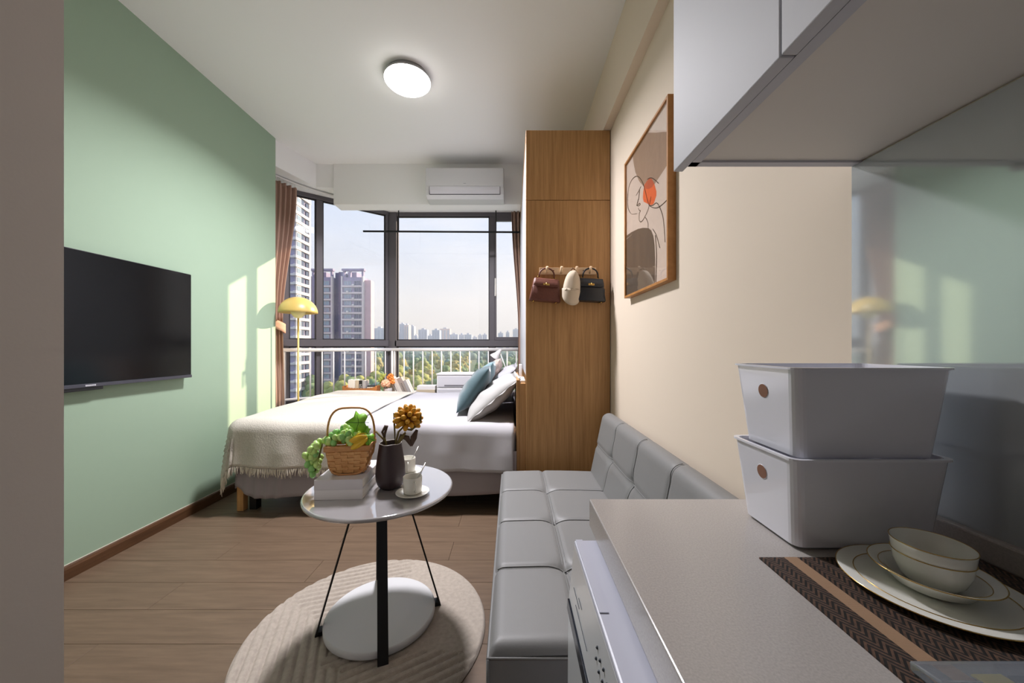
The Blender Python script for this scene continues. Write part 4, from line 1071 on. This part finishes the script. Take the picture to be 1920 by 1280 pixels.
# vase with dried stems
vz = thing('vase', 'dark brown ribbed ceramic vase on the side table', 'vase', (-0.484, 1.445, TZ))
VM = mat('dark plum ceramic', (58, 44, 46), 0.42, bump=0.25, bscale=60, stretch=(1, 1, 14))
MB().lathe([(0.030, 0), (0.040, 0.003), (0.049, 0.014), (0.0555, 0.034), (0.0572, 0.055), (0.0555, 0.085), (0.051, 0.120), (0.0455, 0.155), (0.0425, 0.174), (0.0415, 0.177), (0.039, 0.173), (0.042, 0.12), (0.045, 0.06), (0.0, 0.03)], n=48, cap1=False).build('body', VM, vz)
MB().tube([(0.0418*math.cos(2*PI*i/32), 0.0418*math.sin(2*PI*i/32), 0.1765+0.001*math.sin(i)) for i in range(33)], 0.0014, 5, caps=False).build('rim', mat('worn pale rim', (206, 200, 196), 0.4), vz)
STEM = mat('dried stem', (110, 96, 52), 0.8); DRY = mat('dry brown leaf', (84, 66, 54), 0.85)
pt_ = thing('protea_flower', 'amber dried globe flower with brown leaves in the dark vase', 'dried flower', (-0.484, 1.445, TZ+0.05))
MB().tube([(0.01, 0, 0), (0.022, 0, 0.13), (0.032, 0, 0.17), (0.062, 0, 0.20)], 0.004, 7).build('stem', STEM, pt_)
MB().ball((0.070, 0.0, 0.222), 0.034, 14, 10).build('flower_core', mat('flower core', (128, 70, 24), 0.8), pt_)
bud = MB().ball((0, 0, 0.0), 0.0115, 8, 6, (0.9, 0.9, 1.5)); bme = bud.mesh('bract', mat('amber bract', (206, 150, 34), 0.6, var=0.25, vscale=60))
for i in range(38):
    z = 1-2*(i+0.5)/38*0.86; a = i*2.39996; r = math.sqrt(max(0, 1-z*z)); dv_ = Vector((r*math.cos(a), r*math.sin(a), z))
    o = bpy.data.objects.new('bract', bme); C.objects.link(o); o.parent = pt_; o.location = Vector((0.070, 0, 0.222))+dv_*0.043; o.rotation_mode = 'QUATERNION'; o.rotation_quaternion = dv_.to_track_quat('Z', 'Y')
def dry_leaf(pts, w, m=DRY):
    n = len(pts); ws = [w*math.sin(PI*(i+0.35)/(n-0.3)) for i in range(n)]
    MB().tube(pts, ws, 6, 0.25).build('dry_leaf', m, pt_)
dry_leaf([(0.030, -0.01, 0.125), (0.048, -0.015, 0.155), (0.072, -0.02, 0.150), (0.088, -0.02, 0.118)], 0.012)
dry_leaf([(0.088, -0.02, 0.118), (0.096, -0.015, 0.150), (0.108, -0.01, 0.18)], 0.013)
dry_leaf([(0.05, 0, 0.18), (0.085, -0.01, 0.18), (0.12, -0.01, 0.21), (0.125, -0.01, 0.24)], 0.006, STEM)
dry_leaf([(0.018, 0, 0.13), (0.016, 0, 0.19), (0.012, 0, 0.245)], 0.004, STEM)
dry_leaf([(0.028, -0.01, 0.12), (0.05, -0.02, 0.15), (0.066, -0.02, 0.172)], 0.009, STEM)
ds = thing('dried_stems', 'bare broken brown stems leaning left out of the dark vase', 'dried stems', (-0.484, 1.445, TZ+0.05))
MB().tube([(-0.01, 0, 0), (-0.024, -0.005, 0.12), (-0.022, -0.005, 0.16), (-0.012, -0.005, 0.195)], 0.0052, 7).build('stem', DRY, ds)
MB().tube([(-0.022, -0.006, 0.150), (-0.030, -0.008, 0.170), (-0.018, -0.006, 0.196)], 0.0045, 7).build('stem', DRY, ds)
MB().tube([(-0.012, 0.01, 0.02), (-0.028, 0.008, 0.135), (-0.062, 0.008, 0.170)], 0.004, 7).build('stem', STEM, ds)
MB().tube([(-0.006, 0, 0.02), (-0.014, -0.01, 0.125), (-0.020, -0.012, 0.15)], 0.004, 7).build('stem', STEM, ds)
# cups
def cup_set(x, y, lab, hang, spoon_az):
    s = tag(MB().lathe([(0.030, 0), (0.032, 0.002), (0.045, 0.005), (0.062, 0.011), (0.063, 0.0125), (0.060, 0.0125), (0.044, 0.008), (0.0, 0.006)], n=56, cap1=False).build('saucer', CHINA), 'white saucer under the '+lab, 'saucer'); s.location = (x, y, TZ)
    c = thing('coffee_cup', lab, 'cup', (x, y, TZ+0.0085), hang)
    MB().lathe([(0.024, 0), (0.033, 0.002), (0.0345, 0.006), (0.0352, 0.060), (0.0345, 0.061), (0.0335, 0.060), (0.0325, 0.008), (0.0, 0.006)], n=48, cap1=False).build('body', CHINA, c)
    MB().tube([(0.033, 0, 0.050), (0.047, 0, 0.051), (0.054, 0, 0.044), (0.053, 0, 0.028), (0.045, 0, 0.015), (0.034, 0, 0.014)], 0.0042, 8, 0.7).build('handle', CHINA, c)
    d = Vector((math.cos(spoon_az), math.sin(spoon_az), 0)); sp = thing('spoon', 'small teaspoon standing in the '+lab, 'spoon', (x, y, TZ+0.017))
    MB().tube([d*-0.018, d*0.0335+Vector((0, 0, 0.050)), d*0.060+Vector((0, 0, 0.088))], [0.0035, 0.0022, 0.003], 8, 0.7).build('handle', mat('brushed steel', (196, 194, 192), 0.3, metal=0.8), sp)
    MB().ball(d*-0.020+Vector((0, 0, 0.002)), 0.010, 10, 6, (1, 0.8, 0.35)).build('bowl', mat('brushed steel', (196, 194, 192), 0.3, metal=0.8), sp)
cup_set(-0.376, 1.372, 'near white coffee cup on the side table', math.radians(-62), math.radians(50))
cup_set(-0.462, 1.600, 'far white coffee cup behind the dark vase', math.radians(-70), math.radians(50))

# ------------------------------------------------------------------ things along the sill behind the bed
WICK = wood_mat('wicker', (160, 98, 50), (196, 132, 76), (30, 30, 60), 6, 0.7, 0.6)
SB = SILL_Z
TRX, TRY = -1.64, 3.90
tr = thing('wicker_tray', 'brown wicker tray of small books at the left end of the sill', 'tray', (TRX, 3.955, SB))
riser = None
MB().box(-0.175, 0.175, -0.065, 0.065, 0.062, 0.074).build('tray_bottom', WICK, tr)
for s in (-1, 1):
    mb = MB()
    for i in range(24):
        u = -1+2*i/24; x = u*0.175; h = 0.150+0.022*abs(u)**3
        mb.box(x, x+0.0140, s*0.065-0.006, s*0.065+0.006, 0, h-0.004*(i % 2))
    mb.build('tray_side', WICK, tr)
for s in (-1, 1):
    mb = MB()
    for i in range(14):
        y = -0.065+0.13*i/14; mb.box(s*0.175-0.006, s*0.175+0.006, y, y+0.0089, 0, 0.172-0.004*(i % 2))
    mb.build('tray_end', WICK, tr)
BK = {'w': mat('cover cream', (232, 226, 216), 0.6), 'k': mat('cover black', (34, 32, 34), 0.5), 't': mat('cover tan', (200, 184, 160), 0.6), 'g': mat('cover grey', (176, 172, 172), 0.6), 'b': mat('cover taupe', (170, 158, 150), 0.6)}
BLKT = mat('black lettering', (30, 28, 28), 0.6); WHTT = mat('white book lettering', (236, 234, 230), 0.6); GRYT = mat('grey lettering', (120, 112, 106), 0.6)
def upright(label, x, y, z, th, h, dep, lean, m, group=None, title=None, tc=None, ts=0.016, yaw=0.0):
    """book standing on its tail edge, spine to the room"""
    r = thing('book', label, 'book', (x, y, z), group=group); r.rotation_euler = (0, lean, yaw)
    t = 0.0025
    MB().box(0, t, 0, dep, 0, h).box(th-t, th, 0, dep, 0, h).box(t, th-t, 0, t, 0, h).build('cover', m, r, bevel=0.0008, seg=1)
    MB().box(t, th-t, t, dep-0.004, 0.003, h-0.004).build('pages', PAPER, r)
    if title == 'marks':
        q = MB()
        for i in range(7): q.box(th*0.32, th*0.68, -0.0006, 0.0, h*0.25+i*0.017, h*0.25+i*0.017+0.010)
        q.build('spine_marks', tc, r)
    elif title: text(title, 'spine_title', ts, tc, r, (th/2, -0.0003, h*0.5), (PI/2, PI/2, 0), 0.0003)
    return r
ty = 3.903; tz = SB+0.074
upright('wide cream book at the left end of the wicker tray', TRX-0.125, ty, tz, 0.075, 0.165, 0.10, 0, BK['w'])
upright('tan book between the cream and black ones in the wicker tray', TRX-0.047, ty, tz, 0.038, 0.160, 0.10, 0, BK['t'])
upright('black book with white spine lettering in the wicker tray', TRX-0.007, ty, tz, 0.034, 0.158, 0.10, 0, BK['k'], title='LOVE', tc=WHTT, ts=0.032)
upright('grey book right of the black one in the wicker tray', TRX+0.029, ty, tz, 0.034, 0.156, 0.10, 0, BK['g'], title=None)
for i, (lab, m) in enumerate((('lowest dark magazine lying in the wicker tray', BK['k']), ('white magazine lying in the wicker tray', BK['w']), ('top dark magazine lying in the wicker tray', BK['k']))):
    book(lab, TRX+0.118, ty+0.052, tz+0.062+0.0135*i, 0.080, 0.092, 0.013, math.radians(3*i-3), m, PAPER, name='magazine')
tag(MB().box(-0.04, 0.04, -0.042, 0.042, 0, 0.061).build('card_box', mat('brown card', (150, 110, 74), 0.8), bevel=0.002), 'small brown box under the magazines in the wicker tray', 'box').location = (TRX+0.118, ty+0.052, tz)
# flower pot
fv = thing('flower_vase', 'pale grey vase of peach and orange flowers on the sill', 'vase', (-1.385, 4.045, SB))
MB().lathe([(0.030, 0), (0.036, 0.004), (0.042, 0.05), (0.045, 0.10), (0.047, 0.135), (0.044, 0.137), (0.040, 0.10), (0.0, 0.02)], n=28, cap1=False).build('pot', mat('pale grey glaze', (206, 200, 198), 0.4), fv)
PE = mat('peach petal', (244, 190, 156), 0.7, sss=0.2); ORG = mat('orange petal', (232, 142, 66), 0.7, sss=0.2); LGR = mat('lime foliage', (166, 174, 86), 0.7)
rf2 = random.Random(8)
def blossom(c, r, m, n, nm):
    mb = MB()
    for i in range(n):
        z = 1-1.7*(i+0.5)/n; a = i*2.4; q = math.sqrt(max(0, 1-z*z)); d = Vector((q*math.cos(a), q*math.sin(a), z))
        mb.ball(Vector(c)+d*r*0.7, r*0.42, 7, 5, (1, 1, 0.8))
    mb.build(nm, m, fv)
blossom((-0.012, -0.03, 0.185), 0.050, PE, 22, 'peach_blossom')
for c in ((0.045, 0.0, 0.235), (0.03, 0.01, 0.27), (0.055, -0.01, 0.20), (0.01, 0.02, 0.25)): blossom(c, 0.030, ORG, 12, 'orange_blossom')
for c in ((-0.07, 0.0, 0.235), (-0.085, 0.01, 0.21), (-0.05, 0.0, 0.26)):
    mb = MB()
    for i in range(16):
        a = i*2.4; d = Vector((math.cos(a)*0.6, math.sin(a)*0.6, 0.8)).normalized()
        mb.tube([Vector(c)-Vector((0, 0, 0.03)), Vector(c)+d*rf2.uniform(0.02, 0.05)], [0.003, 0.006], 5)
    mb.build('lime_sprig', LGR, fv)
for c in ((-0.01, -0.02, 0.16), (0.04, 0, 0.21), (-0.06, 0, 0.21)): MB().tube([(0, 0, 0.05), c], 0.0025, 6).build('stem', LGR, fv)
# leaning row
lx = -1.335; lean = math.radians(-24)
row = [(0.036, 0.205, 't', 'tan book leaning leftmost in the row beside the flowers', None), (0.038, 0.212, 'w', 'cream book with grey spine marks second in the leaning row', 'marks'), (0.034, 0.205, 'w', 'plain cream book in the middle of the leaning row', None),
       (0.050, 0.208, 'b', 'thick taupe book fourth in the leaning row', 'marks'), (0.036, 0.180, 'g', 'short grey book at the right end of the leaning row', None)]
x = lx
for th, h, m, lab, ti in row:
    upright(lab, x, 4.105, SB+0.0155, th, h+0.03, 0.12, lean, BK[m], title=ti, tc=GRYT, ts=0.024)
    x += th/math.cos(lean)+0.003
# flat stack
sx, sy = -0.955, 4.08
book('grey book with a black title lying second from the bottom by the storage box', sx, sy, SB+0.040, 0.205, 0.15, 0.046, 0, BK['w'], PAPER, title='CLASSIC', tc=BLKT, tsize=0.030, flip=True)
book('lowest flat book beside the storage box', sx, sy, SB, 0.205, 0.15, 0.040, 0, BK['w'], PAPER)
book('cream flat book third from the bottom by the storage box', sx, sy, SB+0.086, 0.205, 0.15, 0.034, 0, BK['t'], PAPER)
book('white flat book on top of the stack by the storage box', sx+0.004, sy, SB+0.120, 0.200, 0.145, 0.042, math.radians(1), COVW, PAPER)
# storage drawers
sd = thing('storage_box', 'two-tier white plastic storage drawers at the right of the sill', 'storage box', (-0.63, 4.12, SB))
sd.scale = (1, 1, 1)
SDM = mat('storage plastic', (226, 224, 226), 0.35)
for z in (0.0, 0.142):
    MB().box(-0.20, 0.20, -0.12, 0.14, z, z+0.140).build('shell', SDM, sd, bevel=0.006)
    f = MB().box(-0.185, 0.185, -0.128, -0.118, z+0.010, z+0.128).build('drawer', mat('drawer front', (206, 204, 210), 0.4), sd, bevel=0.003)
    MB().box(-0.115, 0.115, -0.130, -0.126, z+0.018, z+0.034).build('handle_slot', mat('slot shade', (120, 118, 124), 0.6), f)
MB().box(-0.205, 0.205, -0.13, 0.145, 0.283, 0.300).build('lid', SDM, sd, bevel=0.006)
MB().box(-0.13, 0.16, -0.06, 0.10, 0.300, 0.304).build('lid_panel', SDM, sd, bevel=0.002)

# ------------------------------------------------------------------ kitchen on the right
KY = 0.695; CZ = 0.808
QUARTZ = mat('speckled grey quartz', (182, 176, 171), 0.22, var=0.10, vscale=420)
wt = thing('worktop', 'speckled grey quartz worktop in the right foreground', 'worktop', (0.40, 0, CZ))
MB().box(0.148-0.40, XR-0.40-0.001, -1.2, KY, -0.051, 0).build('slab', QUARTZ, wt, bevel=0.002)
MB().box(0.640-0.40, XR-0.40-0.001, -1.2, KY, 0, 0.034).build('upstand', QUARTZ, wt, bevel=0.003)
bc = thing('base_cabinet', 'white base cabinet carrying the worktop behind the appliance', 'cabinet', (0.40, 0.0, 0))
MB().box(-0.22, 0.255, 0.662, 0.690, -CZ, -0.052).build('side_panel', SATIN, wt)
MB().box(-0.20, 0.255, -1.2, 0.03, 0.08, 0.756).build('body', SATIN, bc)
MB().box(-0.225, -0.205, -0.60, 0.03, 0.09, 0.750).build('door', SATIN, bc, bevel=0.002)
MB().box(-0.15, 0.25, -1.2, 0.03, 0.0, 0.08).build('plinth', mat('grey plinth', (150, 148, 148), 0.5), bc)
wm = thing('washing_machine', 'white appliance with sloping front and dark handle strip under the worktop', 'washing machine', (0.36, 0.36, 0))
WMW = mat('appliance white', (224, 228, 232), 0.22, coat=0.3)
z1 = 0.744
MB().yprism([(-0.22, 0.02), (0.22, 0.02), (0.22, z1-0.02), (-0.22, z1-0.02)], -0.29, 0.29).build('body', WMW, wm)
MB().yprism([(-0.2200, z1-0.10), (-0.2200, z1), (-0.247, z1), (-0.257, z1-0.10)], -0.298, 0.300).build('control_panel', WMW, wm, bevel=0.003)
MB().yprism([(-0.2200, 0.05), (-0.2200, z1-0.118), (-0.258, z1-0.118), (-0.262, 0.05)], -0.298, 0.300).build('front_door', WMW, wm, bevel=0.003)
MB().yprism([(-0.2180, z1-0.1175), (-0.2180, z1-0.1005), (-0.2592, z1-0.1005), (-0.2605, z1-0.1175)], -0.296, 0.297).build('handle_strip', mat('dark blue glass strip', (30, 36, 48), 0.15), wm)
MB().box(-0.247, 0.22, -0.298, 0.300, z1-0.02, z1+0.004).build('top', mat('appliance top', (206, 208, 222), 0.35), wm, bevel=0.003)
MB().box(-0.2445, -0.2325, 0.118, 0.298, z1+0.004, z1+0.0055).build('dispenser_lid', mat('appliance top', (206, 208, 222), 0.35), wm)
INKG = mat('panel print', (70, 76, 84), 0.6)
mk = MB()
def panel_x(z): return -0.247-0.010*(z1-z)/0.10-0.0006
for zz, ya, yb in ((z1-0.060, 0.215, 0.265), (z1-0.072, 0.150, 0.240), (z1-0.050, 0.20, 0.225)):
    mk.bar((panel_x(zz), ya, zz), (panel_x(zz), yb, zz), 0.0006, 0.0012)
mk.build('printed_line', INKG, wm)

dots = MB()
for i in range(9):
    for j in range(2):
        zz = z1-0.030-0.014*j-0.003*(i % 2); dots.ball((panel_x(zz), 0.105-0.016*i, zz), 0.0022, 6, 4)
dots.build('indicator_marks', INKG, wm)['kind'] = 'stuff'
# wall cabinets
uc = thing('wall_cabinet', 'white wall cabinet with flat doors hanging above the worktop', 'cabinet', (0.48, 0, 1.444))
CABM = mat('white matt cabinet', (206, 206, 212), 0.6)
UND = mat('cabinet underside board', (232, 226, 218), 0.6)
MB().box(0.337-0.48, XR-0.48-0.001, -1.2, KY, 0.012, 0.90).build('carcass', CABM, uc)
MB().box(0.337-0.48, 0.353-0.48, -1.2, KY, 0.0, 0.012).box(0.337-0.48, XR-0.48-0.001, KY-0.016, KY, 0.0, 0.012).build('bottom_edge', CABM, uc)
MB().box(0.353-0.48, XR-0.48-0.001, -1.2, KY-0.016, 0.004, 0.012).build('bottom_panel', UND, uc)
ys = [0.709, 0.4255, 0.142, -0.142, -0.43]
for a, b in zip(ys[1:], ys[:-1]):
    MB().box(0.315-0.48, 0.333-0.48, a+0.0012, b-0.0012, -0.004, 0.90).build('door', CABM, uc, bevel=0.0015)
# reflective splashback
sp_ = mat('satin mirror splashback', (196, 202, 204), 0.06, metal=0.42, spec=0.6)
spl = tag(MB().box(XR-0.006, XR-0.0005, -1.2, KY, CZ+0.034, 1.4435).build('splashback', sp_), 'glossy grey-blue splashback panel between the worktop and wall cabinet', 'splashback')
# storage bins
BIN = mat('glossy white bin', (240, 240, 248), 0.12, coat=0.6)
def bin_(label, z, dx, dy):
    r = thing('storage_bin', label, 'storage bin', (0.505+dx, 0.575+dy, z))
    H = 0.134; t = 0.003
    def ring(w, d, zz, r0=0.014): return [(px, py, zz) for px, py in rrect(-w, w, -d, d, r0, 5)]
    w0, w1, d0, d1 = 0.100, 0.112, 0.058, 0.070
    rs = [ring(w0-0.006, d0-0.006, 0.0), ring(w0, d0, 0.005), ring(w1, d1, H-0.003), ring(w1+0.003, d1+0.003, H-0.003), ring(w1+0.003, d1+0.003, H), ring(w1-t, d1-t, H), ring(w0-t, d0-t, 0.008)]
    m = len(rs[0]); mb = MB(); mb.add([v for q in rs for v in q], [(k*m+i, k*m+(i+1) % m, (k+1)*m+(i+1) % m, (k+1)*m+i) for k in range(len(rs)-1) for i in range(m)], False)
    mb.add(rs[0], [tuple(range(m-1, -1, -1))]).add(rs[-1], [tuple(range(m))])
    mb.build('body', BIN, r)
    zc = H*0.70; f = zc/H; xw = -(w0+(w1-w0)*f)-0.0007; sl_ = (w1-w0)/H
    o = MB().lathe([(0.0112, 0), (0.0116, 0.0005), (0.0106, 0.0007)], n=28).build('hole_ring', BIN, r); o.location = (xw+0.001, 0.0, zc); o.rotation_euler = (0, -PI/2-math.atan(sl_), 0)
    o2 = MB().lathe([(0.0105, 0), (0.0105, 0.0006)], n=28).build('grip_hole', mat('brown grip disc', (142, 100, 78), 0.7), r); o2.location = (xw+0.0004, 0.0, zc); o2.rotation_euler = (0, -PI/2-math.atan(sl_), 0)
    return r
bin_('lower white storage bin standing on the worktop', CZ, 0.0, 0.0)
bin_('upper white storage bin stacked in the lower one', CZ+0.128, 0.002, 0.0)
# placemat and dishes
pm = thing('placemat', 'dark brown herringbone placemat with a tan stripe on the worktop', 'placemat', (0.49, 0.38, CZ))
HB = herringbone_mat('herringbone weave', (30, 26, 24), (128, 96, 76))
TANW = weave_mat('tan woven stripe', (196, 162, 130), (168, 132, 102), 300, 0.8)
MB().box(-0.150, -0.116, -0.20, 0.119, 0, 0.002).box(-0.098, 0.148, -0.20, 0.119, 0, 0.002).build('mat', HB, pm)
MB().box(-0.116, -0.098, -0.20, 0.119, 0, 0.0022).build('stripe', TANW, pm)
DX, DY = 0.497, 0.430
PORC = mat('cream porcelain', (246, 245, 236), 0.12, coat=0.4)
def gold_ring(r, z, parent, w=0.0006): MB().tube([(r*math.cos(2*PI*i/72), r*math.sin(2*PI*i/72), z) for i in range(73)], w, 5, caps=False).build('gold_line', GOLD, parent)
pl = thing('dinner_plate', 'cream dinner plate with gold lines on the herringbone placemat', 'plate', (DX, DY, CZ+0.002))
MB().lathe([(0.040, 0), (0.048, 0.0006), (0.060, 0.003), (0.084, 0.0075), (0.0847, 0.0085), (0.083, 0.009), (0.060, 0.0048), (0.0, 0.0035)], n=72, cap1=False).build('body', PORC, pl)
gold_ring(0.0845, 0.0083, pl, 0.0007); gold_ring(0.0675, 0.0066, pl, 0.0005)
s2 = thing('soup_plate', 'cream soup plate standing on the dinner plate', 'plate', (DX, DY, CZ+0.0058))
MB().lathe([(0.022, 0), (0.026, 0.0006), (0.034, 0.005), (0.041, 0.014), (0.0535, 0.0218), (0.0548, 0.0228), (0.0535, 0.0233), (0.0395, 0.0165), (0.032, 0.008), (0.0, 0.004)], n=64, cap1=False).build('body', PORC, s2)
gold_ring(0.0545, 0.0230, s2, 0.0006); gold_ring(0.0445, 0.0192, s2, 0.0004)
b2 = thing('bowl', 'cream bowl with gold rim on top of the plates', 'bowl', (DX, DY, CZ+0.0100))
MB().lathe([(0.017, 0), (0.020, 0.001), (0.0275, 0.010), (0.0325, 0.024), (0.0352, 0.047), (0.0356, 0.0495), (0.0346, 0.0498), (0.0315, 0.024), (0.026, 0.011), (0.0, 0.005)], n=64, cap1=False).build('body', PORC, b2)
gold_ring(0.0354, 0.0497, b2, 0.0005); gold_ring(0.0344, 0.036, b2, 0.0005)
# wrapped cutlery at the bottom right corner
cu_ = thing('wrapped_cutlery', 'clear plastic sleeve with dark cutlery and a yellow tag on the placemat corner', 'cutlery', (0.48, 0.292, CZ+0.0022))
CLR = mat('clear plastic film', (206, 212, 220), 0.12, trans=0.75)
MB().xprism([(-0.035, 0), (0.032, 0), (0.033, 0.009), (0.0, 0.013), (-0.034, 0.010)], -0.125, 0.135).build('sleeve', CLR, cu_, bevel=0.002)
for y, c in ((0.012, (40, 60, 70)), (-0.004, (44, 50, 66)), (-0.020, (60, 74, 84))):
    MB().box(-0.06, 0.125, y-0.005, y+0.005, 0.003, 0.008).build('handle', mat('cutlery handle %d' % c[0], c, 0.35), cu_, bevel=0.002)
MB().box(-0.088, -0.062, 0.004, 0.018, 0.003, 0.0085).build('tag', mat('yellow tag', (214, 194, 70), 0.5), cu_, bevel=0.001)
for y in (0.010, -0.006, -0.022): MB().tube([(-0.118, y, 0.005), (-0.062, y, 0.005)], [0.004, 0.0025], 8, 0.5).build('blade', mat('brushed steel', (196, 194, 192), 0.3, metal=0.8), cu_)
